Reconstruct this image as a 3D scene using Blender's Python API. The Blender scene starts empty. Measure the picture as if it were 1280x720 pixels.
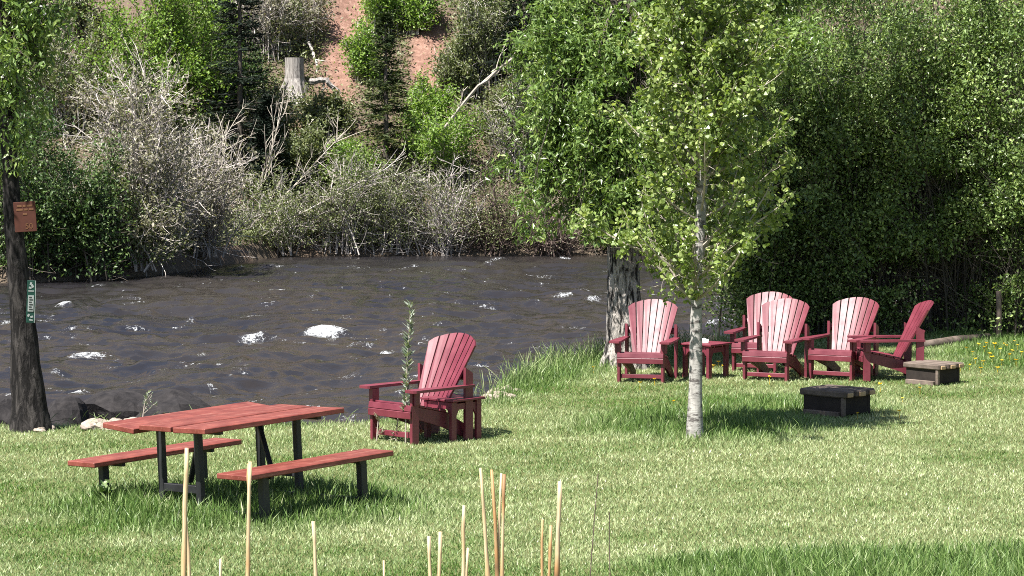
import bpy, math
import numpy as np
np.seterr(over='ignore')
from mathutils import Vector

sc = bpy.context.scene
COL = sc.collection

# ------------------------------------------------------------------ camera, sky, sun, exposure
F, CAM_H, HOR = 3600.0, 3.7, 114.0           # focal length in 1280-px units, eye height, horizon row
PITCH = math.atan((360 - HOR) / F)
cam = bpy.data.cameras.new('camera'); cam_o = bpy.data.objects.new('camera', cam); COL.objects.link(cam_o)
cam.sensor_width = 36.0; cam.lens = 36.0 * F / 1280.0
cam.clip_start = 0.5; cam.clip_end = 1000
cam_o.location = (0, 0, CAM_H); cam_o.rotation_euler = (math.pi / 2 - PITCH, 0, 0)
sc.camera = cam_o

SUN_EL, SUN_AZ = math.radians(60), math.atan2(-0.66, -0.75)
SUN = Vector((math.sin(SUN_AZ) * math.cos(SUN_EL), math.cos(SUN_AZ) * math.cos(SUN_EL), math.sin(SUN_EL)))
world = bpy.data.worlds.new('World'); sc.world = world; world.use_nodes = True
wn = world.node_tree.nodes; bg = wn['Background']
sky = wn.new('ShaderNodeTexSky'); sky.sky_type = 'NISHITA'; sky.sun_disc = False
sky.sun_elevation = SUN_EL; sky.sun_rotation = SUN_AZ
world.node_tree.links.new(sky.outputs[0], bg.inputs[0]); bg.inputs[1].default_value = 0.05
sl = bpy.data.lights.new('sun', 'SUN'); sl.energy = 5.0; sl.angle = math.radians(0.5); sl.color = (1, 0.955, 0.89)
so = bpy.data.objects.new('sun', sl); COL.objects.link(so); so.rotation_euler = SUN.to_track_quat('Z', 'Y').to_euler()
sc.view_settings.view_transform = 'Standard'; sc.view_settings.look = 'None'
sc.view_settings.exposure = 1.43; sc.view_settings.gamma = 1.0; sc.view_settings.use_curve_mapping = False
sc.render.engine = 'CYCLES'
sc.cycles.use_denoising = False; sc.cycles.filter_width = 1.0; sc.cycles.max_bounces = 6; sc.cycles.diffuse_bounces = 3; sc.cycles.transmission_bounces = 4

# ------------------------------------------------------------------ helpers
def RNG(seed): return np.random.default_rng(seed)

def ray(px, py):
    u = (px - 640) / F; v = (360 - py) / F
    c, s = math.cos(PITCH), math.sin(PITCH)
    return u, c + v * s, -s + v * c

def P(px, py, z=0.0):
    """point of the horizontal plane z seen at a photo pixel"""
    d = ray(px, py); t = (z - CAM_H) / d[2]
    return d[0] * t, d[1] * t

def Q(px, py, y):
    """point at forward distance y seen at a photo pixel"""
    d = ray(px, py); t = y / d[1]
    return d[0] * t, y, CAM_H + d[2] * t

def unit(a): return a / np.maximum(np.linalg.norm(a, axis=-1, keepdims=True), 1e-9)
def sstep(a, b, x):
    t = np.clip((x - a) / (b - a), 0, 1); return t * t * (3 - 2 * t)

def vnoise(x, y, seed=0):
    x = np.asarray(x, float); y = np.asarray(y, float)
    xi = np.floor(x).astype(np.int64); yi = np.floor(y).astype(np.int64)
    fx = x - xi; fy = y - yi
    fx = fx * fx * (3 - 2 * fx); fy = fy * fy * (3 - 2 * fy)
    def h(i, j):
        n = (i * 374761393 + j * 668265263 + seed * 974711) & 0xffffffff
        n = ((n ^ (n >> 13)) * 1274126177) & 0xffffffff
        n = ((n ^ (n >> 16)) * 2246822519) & 0xffffffff
        return ((n ^ (n >> 15)) & 0xffffff) / float(0xffffff)
    a = h(xi, yi); b = h(xi + 1, yi); c = h(xi, yi + 1); d = h(xi + 1, yi + 1)
    return a + (b - a) * fx + (c - a) * fy + (a - b - c + d) * fx * fy

def fbm(x, y, seed=0, octv=4, gain=0.5):
    s = 0; a = 1; t = 0
    for k in range(octv):
        s = s + a * vnoise(np.asarray(x) * 2 ** k + 17.3 * k, np.asarray(y) * 2 ** k - 9.1 * k, seed + k); t += a; a *= gain
    return s / t

class Geo:
    """collects shapes that become ONE mesh object"""
    def __init__(s): s.v = []; s.f = []; s.a = []; s.b = []; s.n = 0
    def add(s, v, faces, a=0.5, b=0.5):
        v = np.asarray(v, float).reshape(-1, 3)
        for f in (faces if isinstance(faces, list) else [faces]):
            s.f.append(np.asarray(f, np.int64) + s.n)
        s.v.append(v); s.a.append(np.broadcast_to(np.asarray(a, float), (len(v),))); s.b.append(np.broadcast_to(np.asarray(b, float), (len(v),)))
        s.n += len(v)
    def build(s, name, mat, parent=None, smooth=False, recalc=False, attrs=True, shift=None):
        v = np.concatenate(s.v)
        if shift is not None: v = v - np.asarray(shift, float)
        me = bpy.data.meshes.new(name)
        me.vertices.add(len(v)); me.vertices.foreach_set('co', v.astype(np.float32).ravel())
        loops = np.concatenate([f.ravel() for f in s.f])
        tot = np.concatenate([np.full(len(f), f.shape[1]) for f in s.f])
        st = np.concatenate([[0], np.cumsum(tot)[:-1]])
        me.loops.add(len(loops)); me.loops.foreach_set('vertex_index', loops.astype(np.int32))
        me.polygons.add(len(tot)); me.polygons.foreach_set('loop_start', st.astype(np.int32)); me.polygons.foreach_set('loop_total', tot.astype(np.int32))
        me.polygons.foreach_set('use_smooth', np.full(len(tot), smooth))
        if attrs:
            at = me.attributes.new('rnd', 'FLOAT', 'POINT'); at.data.foreach_set('value', np.concatenate(s.a).astype(np.float32))
            at = me.attributes.new('tint', 'FLOAT', 'POINT'); at.data.foreach_set('value', np.concatenate(s.b).astype(np.float32))
        me.update(calc_edges=True); me.validate()
        if recalc:
            import bmesh
            bm = bmesh.new(); bm.from_mesh(me); bmesh.ops.recalc_face_normals(bm, faces=bm.faces); bm.to_mesh(me); bm.free()
        me.materials.append(mat)
        o = bpy.data.objects.new(name, me); COL.objects.link(o)
        if parent is not None: o.parent = parent
        return o

def tag(o, label=None, cat=None, group=None, kind=None):
    if label: o['label'] = label
    if cat: o['category'] = cat
    if group: o['group'] = group
    if kind: o['kind'] = kind
    return o

def thing(name, loc, label, cat, group=None, rz=0.0):
    o = bpy.data.objects.new(name, None); COL.objects.link(o); o.location = loc; o.rotation_euler = (0, 0, rz)
    o.empty_display_size = 0.2
    return tag(o, label, cat, group)

def copy_thing(root, loc, rz, label, group=None):
    r = root.copy(); COL.objects.link(r); r.location = loc; r.rotation_euler = (0, 0, rz); r['label'] = label
    if group: r['group'] = group
    for ch in list(root.children):
        c = ch.copy(); COL.objects.link(c); c.parent = r
        for g in ch.children:
            d = g.copy(); COL.objects.link(d); d.parent = c
    return r

def rot(rx=0, ry=0, rz=0):
    cx, sx, cy, sy, cz, sz = math.cos(rx), math.sin(rx), math.cos(ry), math.sin(ry), math.cos(rz), math.sin(rz)
    return np.array([[cz, -sz, 0], [sz, cz, 0], [0, 0, 1]]) @ np.array([[cy, 0, sy], [0, 1, 0], [-sy, 0, cy]]) @ np.array([[1, 0, 0], [0, cx, -sx], [0, sx, cx]])

def box(g, c, size, R=None, b=0.004):
    """box with chamfered edges"""
    h = np.asarray(size, float) / 2; b = min(b, h.min() * 0.45)
    V = []; idx = {}
    for sx in (-1, 1):
        for sy in (-1, 1):
            for sz in (-1, 1):
                for ax in range(3):
                    p = h - b; p[ax] = h[ax]
                    idx[(sx, sy, sz, ax)] = len(V); V.append(p * np.array([sx, sy, sz]))
    V = np.array(V)
    quads = []; tris = []
    for ax in range(3):
        o = [i for i in range(3) if i != ax]
        for s in (-1, 1):
            q = []
            for (u, w) in ((-1, -1), (1, -1), (1, 1), (-1, 1)):
                k = [0, 0, 0]; k[ax] = s; k[o[0]] = u; k[o[1]] = w; q.append(idx[(*k, ax)])
            quads.append(q)
    for a, bb in ((0, 1), (0, 2), (1, 2)):
        c3 = 3 - a - bb
        for sa in (-1, 1):
            for sb in (-1, 1):
                k1 = [0, 0, 0]; k1[a] = sa; k1[bb] = sb; k1[c3] = -1
                k2 = list(k1); k2[c3] = 1
                quads.append([idx[(*k1, a)], idx[(*k2, a)], idx[(*k2, bb)], idx[(*k1, bb)]])
    for sx in (-1, 1):
        for sy in (-1, 1):
            for sz in (-1, 1): tris.append([idx[(sx, sy, sz, 0)], idx[(sx, sy, sz, 1)], idx[(sx, sy, sz, 2)]])
    if R is not None: V = V @ R.T
    g.add(V + np.asarray(c, float), [np.array(quads), np.array(tris)])

def bar(g, p0, p1, w, t, up=(0, 0, 1), b=0.004):
    """board from p0 to p1: w wide across, t thick along up"""
    p0 = np.asarray(p0, float); p1 = np.asarray(p1, float); L = np.linalg.norm(p1 - p0); y = (p1 - p0) / L
    x = np.cross(y, up); x /= np.linalg.norm(x); z = np.cross(x, y)
    box(g, (p0 + p1) / 2, (w, L, t), np.stack([x, y, z], 1), b)

def prism(g, poly, fn, t):
    """polygon (u,v) extruded by t; fn maps (u,v,w) to 3-D"""
    n = len(poly)
    V = [fn(u, v, 0.0) for u, v in poly] + [fn(u, v, t) for u, v in poly]
    g.add(V, [np.array([list(range(n))]), np.array([list(range(n, 2 * n))[::-1]]), np.array([[i, (i + 1) % n, n + (i + 1) % n, n + i] for i in range(n)])])

def tubes(g, Pn, R, m=5, a=0.5, cap=True):
    """Pn (S,K,3) polylines with radii R (S,K)"""
    Pn = np.asarray(Pn, float); R = np.asarray(R, float)
    if Pn.ndim == 2: Pn = Pn[None]; R = R[None]
    if cap:
        Pn = np.concatenate([Pn, Pn[:, -1:]], 1); R = np.concatenate([R, R[:, -1:] * 0.02], 1)
    S, K, _ = Pn.shape
    T = np.gradient(Pn, axis=1); 
    if cap: T[:, -1] = T[:, -2] = Pn[:, -2] - Pn[:, -3]
    T = unit(T); mt = unit(T.mean(1))
    ref = np.where(np.abs(mt[:, 2:3]) < 0.8, np.array([[0, 0, 1.0]]), np.array([[1.0, 0, 0]]))[:, None]
    n1 = unit(np.cross(T, np.broadcast_to(ref, T.shape))); n2 = np.cross(T, n1)
    ang = np.arange(m) * 2 * math.pi / m
    V = Pn[:, :, None] + R[:, :, None, None] * (n1[:, :, None] * np.cos(ang)[:, None] + n2[:, :, None] * np.sin(ang)[:, None])
    base = (np.arange(S) * K * m)[:, None, None] + (np.arange(K - 1) * m)[None, :, None]
    i = np.arange(m); j = (i + 1) % m
    q = np.stack([base + i, base + j, base + m + j, base + m + i], -1).reshape(-1, 4)
    aa = np.broadcast_to(np.asarray(a, float).reshape(-1, 1), (S, K * m)).ravel() if np.ndim(a) else a
    g.add(V.reshape(-1, 3), q, aa)

def interp_poly(Pn, idx, t):
    """points and tangents at parameter t (0-1) on polylines Pn[idx]"""
    K = Pn.shape[1]; x = np.clip(t, 0, 0.9999) * (K - 1); k = x.astype(int); f = (x - k)[:, None]
    a = Pn[idx, k]; b = Pn[idx, k + 1]
    return a + (b - a) * f, unit(b - a)

def leaves(g, pos, ln, wd, rg, up=0.6, droop=0.3, rnd=None, tint=0.5, round_=False, L=None):
    n = len(pos)
    if L is None:
        L = rg.normal(size=(n, 3)); L[:, 2] -= droop
    L = unit(L); N = rg.normal(size=(n, 3)); N[:, 2] += up * 2
    N = unit(N - L * (N * L).sum(1, keepdims=True)); S = np.cross(L, N)
    s = rg.uniform(0.65, 1.25, (n, 1)); l = ln * s; w = wd * s
    if rnd is None: rnd = rg.random(n)
    if round_:
        pr = ((0, 0), (0.3, 0.5), (0.72, 0.42), (1, 0), (0.72, -0.42), (0.3, -0.5))
    else:
        pr = ((0, 0), (0.42, 0.5), (1, 0), (0.42, -0.5))
    V = np.stack([pos + L * l * a + S * w * c + N * w * abs(c) * 0.3 for a, c in pr], 1)
    k = len(pr)
    tt = np.repeat(np.broadcast_to(np.asarray(tint, float), (n,)), k)
    g.add(V.reshape(-1, 3), np.arange(n * k).reshape(n, k), np.repeat(rnd, k), tt)

def arcs(rg, b, ctrl, tip, K=7, jit=0.0):
    """bezier polylines with a wandering jitter"""
    t = np.linspace(0, 1, K)[None, :, None]
    p = (1 - t) ** 2 * b[:, None] + 2 * t * (1 - t) * ctrl[:, None] + t * t * tip[:, None]
    j = np.cumsum(rg.normal(size=p.shape), 1) * jit * t
    return p + j

# ------------------------------------------------------------------ materials
class NT:
    def __init__(s, name):
        s.m = bpy.data.materials.new(name); s.m.use_nodes = True; s.t = s.m.node_tree; s.t.nodes.clear()
        s.out = s.n('ShaderNodeOutputMaterial')
    def n(s, ty, **kw):
        nd = s.t.nodes.new(ty)
        for k, v in kw.items():
            if k in ('loc',): continue
            setattr(nd, k, v)
        return nd
    def l(s, a, b): s.t.links.new(a, b)
    def coord(s, scale=(1, 1, 1), kind='Object'):
        c = s.n('ShaderNodeTexCoord'); mp = s.n('ShaderNodeMapping'); mp.inputs['Scale'].default_value = scale
        s.l(c.outputs[kind], mp.inputs[0]); return mp.outputs[0]
    def noise(s, vec, scale, detail=4, rough=0.55, dist=0.0):
        nd = s.n('ShaderNodeTexNoise'); nd.inputs['Scale'].default_value = scale; nd.inputs['Detail'].default_value = detail
        nd.inputs['Roughness'].default_value = rough; nd.inputs['Distortion'].default_value = dist
        if vec is not None: s.l(vec, nd.inputs['Vector'])
        return nd.outputs['Fac']
    def ramp(s, fac, stops, interp='LINEAR'):
        r = s.n('ShaderNodeValToRGB'); e = r.color_ramp.elements; r.color_ramp.interpolation = interp
        while len(e) < len(stops): e.new(0.5)
        for q, (p, c) in zip(e, stops):
            q.position = p; q.color = (*c, 1) if not np.isscalar(c) else (c, c, c, 1)
        s.l(fac, r.inputs[0]); return r.outputs[0]
    def attr(s, name): a = s.n('ShaderNodeAttribute'); a.attribute_name = name; return a.outputs['Fac']
    def mix(s, fac, a, b, blend='MIX'):
        m = s.n('ShaderNodeMix', data_type='RGBA', blend_type=blend)
        for sock, v in ((m.inputs[0], fac), (m.inputs[6], a), (m.inputs[7], b)):
            if isinstance(v, (int, float)): sock.default_value = v
            elif isinstance(v, tuple): sock.default_value = (*v, 1)
            else: s.l(v, sock)
        return m.outputs[2]
    def math(s, op, a, b=0.0, clamp=False):
        m = s.n('ShaderNodeMath', operation=op, use_clamp=clamp)
        for sock, v in ((m.inputs[0], a), (m.inputs[1], b)):
            if isinstance(v, (int, float)): sock.default_value = v
            else: s.l(v, sock)
        return m.outputs[0]
    def bsdf(s, col, rough=0.6, spec=0.5, bump=None, bstr=0.5, bdist=0.01):
        b = s.n('ShaderNodeBsdfPrincipled')
        if isinstance(col, tuple): b.inputs['Base Color'].default_value = (*col, 1)
        else: s.l(col, b.inputs['Base Color'])
        if isinstance(rough, (int, float)): b.inputs['Roughness'].default_value = rough
        else: s.l(rough, b.inputs['Roughness'])
        b.inputs['Specular IOR Level'].default_value = spec
        if bump is not None:
            bp = s.n('ShaderNodeBump'); bp.inputs['Strength'].default_value = bstr; bp.inputs['Distance'].default_value = bdist
            s.l(bump, bp.inputs['Height']); s.l(bp.outputs[0], b.inputs['Normal'])
        return b
    def done(s, sh): s.l(sh.outputs[0], s.out.inputs[0]); return s.m

def leaf_mat(name, stops, trans=0.35, rough=0.45, spec=0.4, tcol=(1.15, 1.2, 0.55)):
    t = NT(name); c = t.ramp(t.attr('rnd'), stops)
    b = t.bsdf(c, rough, spec)
    tr = t.n('ShaderNodeBsdfTranslucent'); t.l(t.mix(1.0, c, tcol, 'MULTIPLY'), tr.inputs[0])
    mx = t.n('ShaderNodeMixShader'); mx.inputs[0].default_value = trans
    t.l(b.outputs[0], mx.inputs[1]); t.l(tr.outputs[0], mx.inputs[2])
    return t.done(mx)

def bark_mat(name, dark, light, scale=(6, 6, 1.5), bdist=0.02, pos=(0.35, 0.65)):
    t = NT(name); v = t.coord(scale); n = t.noise(v, 3.0, 6, 0.65, 0.6)
    n2 = t.noise(t.coord((1, 1, 1)), 2.3, 3)
    c = t.ramp(n, [(pos[0], dark), (pos[1], light)])
    c = t.mix(t.math('MULTIPLY', n2, 0.5), c, dark)
    return t.done(t.bsdf(c, 0.85, 0.2, n, 0.9, bdist))

def twig_mat(name, a, b):
    t = NT(name); return t.done(t.bsdf(t.ramp(t.attr('rnd'), [(0, a), (1, b)]), 0.75, 0.25))

def paint_wood(name, c1, c2, rough, spec=0.5, grain=(30, 2, 30), worn=None, bd=0.002):
    t = NT(name); v = t.coord(grain); n = t.noise(v, 1.0, 5, 0.6); n2 = t.noise(t.coord(), 6.0, 4, 0.6)
    c = t.ramp(n2, [(0.3, c1), (0.7, c2)])
    oi = t.n('ShaderNodeObjectInfo'); c = t.mix(t.math('MULTIPLY', oi.outputs['Random'], 0.35), c, tuple(v * 0.55 for v in c1))
    if worn: c = t.mix(t.ramp(n, [(0.56, 0.0), (0.82, 1.0)]), c, worn)
    r = t.ramp(n2, [(0.3, rough - 0.05), (0.7, rough + 0.07)])
    return t.done(t.bsdf(c, r, spec, n, 0.5, bd))

M = {}
M['chair'] = paint_wood('burgundy_plastic', (0.125, 0.013, 0.026), (0.185, 0.026, 0.045), 0.50, 0.75, bd=0.001)
M['table_red'] = paint_wood('red_stained_boards', (0.13, 0.026, 0.019), (0.25, 0.065, 0.047), 0.5, 0.5, worn=(0.33, 0.16, 0.12))
M['steel'] = paint_wood('dark_steel', (0.012, 0.012, 0.014), (0.026, 0.027, 0.03), 0.5, 0.5)
M['old_wood'] = paint_wood('weathered_timber', (0.075, 0.058, 0.047), (0.22, 0.175, 0.145), 0.85, 0.2, (14, 1.5, 14), (0.06, 0.05, 0.045), 0.008)
M['end_grain'] = paint_wood('pale_end_grain', (0.36, 0.24, 0.13), (0.50, 0.38, 0.24), 0.85, 0.2, (8, 8, 8))
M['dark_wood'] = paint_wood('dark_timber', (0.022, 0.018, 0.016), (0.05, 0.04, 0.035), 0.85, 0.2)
M['white_bit'] = paint_wood('white_paper', (0.7, 0.7, 0.68), (0.82, 0.82, 0.8), 0.8, 0.2)
M['rock'] = bark_mat('river_stone', (0.16, 0.13, 0.11), (0.46, 0.39, 0.32), (2, 2, 2), 0.03, (0.3, 0.6))
M['wet_rock'] = bark_mat('wet_stone', (0.012, 0.011, 0.012), (0.04, 0.036, 0.036), (2, 2, 2), 0.03)
M['grey_rock'] = bark_mat('grey_stone', (0.2, 0.2, 0.21), (0.5, 0.5, 0.51), (2, 2, 2), 0.05)
M['cotton_bark'] = bark_mat('furrowed_grey_bark', (0.018, 0.016, 0.015), (0.50, 0.46, 0.42), (5, 5, 1.5), 0.06, (0.42, 0.55))
M['left_bark'] = bark_mat('dark_furrowed_bark', (0.008, 0.007, 0.007), (0.10, 0.09, 0.085), (5, 5, 1.3), 0.05, (0.45, 0.72))
M['dead_wood'] = bark_mat('bleached_wood', (0.10, 0.09, 0.085), (0.48, 0.45, 0.42), (6, 6, 0.9), 0.02)
def straw_mat():
    t = NT('dry_stalk'); n = t.noise(t.coord((60, 60, 6)), 1.0, 5, 0.7)
    c = t.ramp(t.attr('rnd'), [(0, (0.07, 0.05, 0.035)), (0.35, (0.42, 0.22, 0.09)), (0.7, (0.55, 0.40, 0.22)), (1, (0.66, 0.57, 0.40))])
    c = t.mix(t.ramp(n, [(0.35, 0.55), (0.6, 0.0)]), c, (0.22, 0.15, 0.09))
    return t.done(t.bsdf(c, 0.6, 0.3, n, 0.4, 0.003))
M['straw'] = straw_mat()
M['grey_twig'] = twig_mat('grey_twigs', (0.17, 0.145, 0.135), (0.60, 0.55, 0.51))
M['brown_twig'] = twig_mat('brown_twigs', (0.07, 0.05, 0.045), (0.24, 0.18, 0.15))
M['pale_twig'] = twig_mat('pale_twigs', (0.27, 0.235, 0.20), (0.48, 0.43, 0.36))
M['dark_twig'] = twig_mat('dark_twigs', (0.03, 0.026, 0.022), (0.13, 0.11, 0.09))

def aspen_bark():
    t = NT('pale_aspen_bark'); v = t.coord((5, 5, 16)); n = t.noise(v, 1.6, 5, 0.7)
    n2 = t.noise(t.coord((9, 9, 3)), 2.0, 4)
    c = t.ramp(n2, [(0.3, (0.22, 0.21, 0.195)), (0.65, (0.41, 0.395, 0.37))])
    c = t.mix(t.ramp(n, [(0.50, 0.0), (0.60, 1.0)]), c, (0.09, 0.08, 0.075))
    return t.done(t.bsdf(c, 0.7, 0.3, n, 0.5, 0.01))
M['aspen_bark'] = aspen_bark()

def green(d, m, l): return [(0.0, d), (0.55, m), (1.0, l)]
M['aspen_leaf'] = leaf_mat('aspen_leaves', green((0.06, 0.10, 0.02), (0.20, 0.28, 0.07), (0.44, 0.50, 0.20)), 0.40, 0.36, 0.6)
M['cotton_leaf'] = leaf_mat('cottonwood_leaves', green((0.045, 0.085, 0.02), (0.155, 0.25, 0.06), (0.36, 0.45, 0.15)), 0.38, 0.36, 0.6)
M['hedge_leaf'] = leaf_mat('willow_shrub_leaves', green((0.03, 0.05, 0.018), (0.145, 0.23, 0.06), (0.48, 0.58, 0.23)), 0.3, 0.4, 0.5)
M['bright_leaf'] = leaf_mat('fresh_green_leaves', green((0.06, 0.12, 0.02), (0.18, 0.30, 0.05), (0.34, 0.44, 0.12)), 0.4)
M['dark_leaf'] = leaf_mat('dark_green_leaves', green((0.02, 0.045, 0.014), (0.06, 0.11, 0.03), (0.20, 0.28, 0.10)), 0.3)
M['olive_leaf'] = leaf_mat('olive_leaves', green((0.05, 0.065, 0.025), (0.13, 0.16, 0.06), (0.32, 0.34, 0.18)), 0.3)
M['grey_leaf'] = leaf_mat('grey_green_leaves', green((0.12, 0.115, 0.075), (0.22, 0.215, 0.14), (0.40, 0.37, 0.29)), 0.25)
M['needle'] = leaf_mat('conifer_needles', green((0.015, 0.03, 0.012), (0.045, 0.065, 0.018), (0.16, 0.16, 0.045)), 0.15, 0.6, 0.2)
M['dark_needle'] = leaf_mat('dark_conifer_needles', green((0.008, 0.014, 0.010), (0.016, 0.026, 0.017), (0.04, 0.055, 0.035)), 0.1, 0.7, 0.15)
M['weed_leaf'] = leaf_mat('grey_weed_leaves', green((0.10, 0.13, 0.09), (0.20, 0.25, 0.18), (0.42, 0.46, 0.40)), 0.3)
M['yellow'] = leaf_mat('dandelion_yellow', green((0.75, 0.50, 0.02), (0.85, 0.62, 0.03), (0.9, 0.7, 0.06)), 0.2, tcol=(1, 1, 1))

def grass_mat():
    t = NT('grass_blades')
    lush = t.ramp(t.attr('rnd'), [(0, (0.035, 0.085, 0.014)), (0.5, (0.10, 0.20, 0.035)), (1, (0.22, 0.32, 0.085))])
    dry = t.ramp(t.attr('rnd'), [(0, (0.14, 0.205, 0.07)), (0.5, (0.35, 0.43, 0.19)), (1, (0.70, 0.71, 0.46))])
    c = t.mix(t.attr('tint'), lush, dry)
    b = t.bsdf(c, 0.45, 0.4)
    tr = t.n('ShaderNodeBsdfTranslucent'); t.l(c, tr.inputs[0])
    mx = t.n('ShaderNodeMixShader'); mx.inputs[0].default_value = 0.35
    t.l(b.outputs[0], mx.inputs[1]); t.l(tr.outputs[0], mx.inputs[2])
    return t.done(mx)
M['grass'] = grass_mat()

def ground_mat():
    t = NT('ground_soil'); v = t.coord()
    n = t.noise(v, 1.2, 6, 0.6); f = t.noise(v, 14.0, 5, 0.7)
    lawn = t.ramp(f, [(0.3, (0.075, 0.085, 0.03)), (0.7, (0.17, 0.18, 0.075))])
    soil = t.ramp(f, [(0.3, (0.055, 0.043, 0.032)), (0.7, (0.17, 0.135, 0.10))])
    red = t.ramp(t.noise(v, 5.0, 9, 0.82, 0.6), [(0.36, (0.14, 0.08, 0.06)), (0.5, (0.22, 0.125, 0.095)), (0.66, (0.36, 0.24, 0.19))])
    c = t.mix(t.attr('rnd'), soil, lawn); c = t.mix(t.attr('tint'), c, red)
    return t.done(t.bsdf(c, 0.9, 0.15, f, 0.8, 0.05))
M['ground'] = ground_mat()

def water_mat():
    t = NT('river_water'); v = t.coord((1.0, 1.0, 1.0))
    n1 = t.noise(t.coord((1.0, 1.4, 1)), 5.0, 5, 0.6, 0.6); n2 = t.noise(v, 17.0, 5, 0.65, 0.8)
    h = t.math('ADD', n1, t.math('MULTIPLY', n2, 0.3))
    fm = t.attr('rnd'); fn = t.noise(t.coord((1, 0.45, 1)), 11.0, 8, 0.8, 1.2)
    mask = t.math('ADD', fm, t.math('MULTIPLY', t.math('SUBTRACT', fn, 0.53), 2.9))
    foam = t.ramp(mask, [(0.52, 0.0), (0.72, 1.0)])
    mud = t.ramp(t.attr('tint'), [(0.2, (0.014, 0.0135, 0.0165)), (0.8, (0.027, 0.023, 0.021))])
    w = t.bsdf(mud, 0.13, 0.5, h, 0.4, 0.04); w.inputs['IOR'].default_value = 1.33
    f = t.bsdf((0.55, 0.57, 0.59), 0.7, 0.3, fn, 1.0, 0.08)
    mx = t.n('ShaderNodeMixShader'); t.l(foam, mx.inputs[0]); t.l(w.outputs[0], mx.inputs[1]); t.l(f.outputs[0], mx.inputs[2])
    return t.done(mx)
M['water'] = water_mat()

# ------------------------------------------------------------------ ground and river
WATER = -0.7
def near_edge(x):
    return np.interp(x, [-60, -8, -1.7, -1.0, -0.3, 0.1, 0.5, 1.3, 3.4, 4.5, 8, 60], [31, 31.6, 31.9, 32.8, 34.5, 36.5, 38.2, 39.6, 41.2, 46, 48, 50])
def far_edge(x):
    return np.interp(x, [-60, -11, -9, -7.4, -6.2, 10, 60], [66, 66.5, 68, 73, 76.8, 78, 80])
def red_mask(x, y):
    a = np.exp(-(((x + 4.9 - 0.25 * (y - 84) * 0.2) / 0.62) ** 2 + ((y - 86) / 4.0) ** 2))
    b = np.exp(-(((x + 2.5) / 0.5) ** 2 + ((y - 84.6) / 1.6) ** 2))
    return np.clip(1.5 * np.maximum(a, b) + 0.8 * (fbm(x * 1.5, y * 1.5, 31) - 0.5), 0, 1)
def ground_z(x, y):
    x = np.asarray(x, float); y = np.asarray(y, float)
    e = near_edge(x) + 0.5 * (fbm(x * 0.9, y * 0.3, 5) - 0.5)
    s = e - y
    lawn = 0.05 * (fbm(x * 0.5, y * 0.5, 3) - 0.5) + 0.10 * sstep(3, 8, x) * sstep(30, 42, y)
    near = lawn - 1.5 * sstep(0.0, np.where(x < -1.2, 1.8, 3.2), -s)
    fs = y - far_edge(x) + 0.8 * (fbm(x * 0.7, y * 0.3, 8) - 0.5)
    fh = y - np.maximum(far_edge(x), 76.6) + 0.8 * (fbm(x * 0.7, y * 0.3, 8) - 0.5)
    hill = -0.95 + 0.7 * sstep(-0.6, 0.7, fs) + np.clip(fs - 0.5, 0, 9) * 0.05 + np.where(fh > 0.5, (fh - 0.5) * 0.66, 0) + np.clip(fs, 0, 4) * 0.25 * (fbm(x * 0.45, y * 0.45, 11) - 0.5)
    hill = np.minimum(hill, 26 + 0.05 * fs) - 0.9 * sstep(0, 4, -fs)
    return np.maximum(near, np.where(fs > -8, hill, -9))

def axis(*segs):
    out = []
    for a, b, st in segs: out.append(np.arange(a, b, st))
    return np.concatenate(out + [np.array([segs[-1][1]])])

def grid(xs, ys, z, a, b):
    X_, Y_ = np.meshgrid(xs, ys)
    g = Geo(); nx, ny = len(xs), len(ys)
    i, j = np.meshgrid(np.arange(nx - 1), np.arange(ny - 1)); k = (j * nx + i).ravel()
    g.add(np.stack([X_.ravel(), Y_.ravel(), z(X_, Y_).ravel()], 1), np.stack([k, k + 1, k + nx + 1, k + nx], 1), a(X_, Y_).ravel(), b(X_, Y_).ravel())
    return g
gx = axis((-160, -20, 8), (-20, 20, 0.2), (20, 160, 8)); gy = axis((-30, 18, 2), (18, 48, 0.2), (48, 64, 0.8), (64, 96, 0.25), (96, 260, 5))
g = grid(gx, gy, ground_z, lambda x, y: np.where(y < near_edge(x) - 0.2, 1.0, 0.0), lambda x, y: np.where(y > 70, red_mask(x, y), 0))
tag(g.build('ground', M['ground'], smooth=True), kind='structure')

FOAM = [(408, 417, 62, 1.0), (315, 427, 40, 0.9), (112, 446, 52, 0.95), (95, 492, 34, 0.8), (483, 441, 24, 0.8), (80, 386, 26, 0.8), (70, 468, 22, .6),
        (238, 403, 12, .7), (580, 352, 30, .6), (625, 325, 26, .7), (705, 325, 22, .75), (612, 335, 24, .6), (705, 372, 34, .8), (742, 376, 26, .8), (668, 380, 20, .6), (580, 381, 26, .6),
        (895, 409, 38, 0.8), (925, 390, 40, .6), (910, 378, 30, .5), (390, 378, 22, .65), (335, 383, 26, .5), (200, 465, 40, .45), (265, 490, 24, .5), (300, 459, 20, .5),
        (185, 388, 20, .5), (160, 405, 24, .45), (20, 408, 22, .5), (440, 437, 24, .5), (390, 455, 26, .45), (640, 352, 22, .5), (690, 345, 24, .5), (540, 388, 22, .5), (480, 362, 20, .45),
        (350, 345, 24, .4), (640, 400, 30, .4), (700, 410, 26, .4), (560, 410, 22, .4), (20, 470, 20, .5), (455, 470, 24, .45), (240, 440, 20, .4), (340, 440, 20, .4), (620, 441, 20, .4)]
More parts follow.
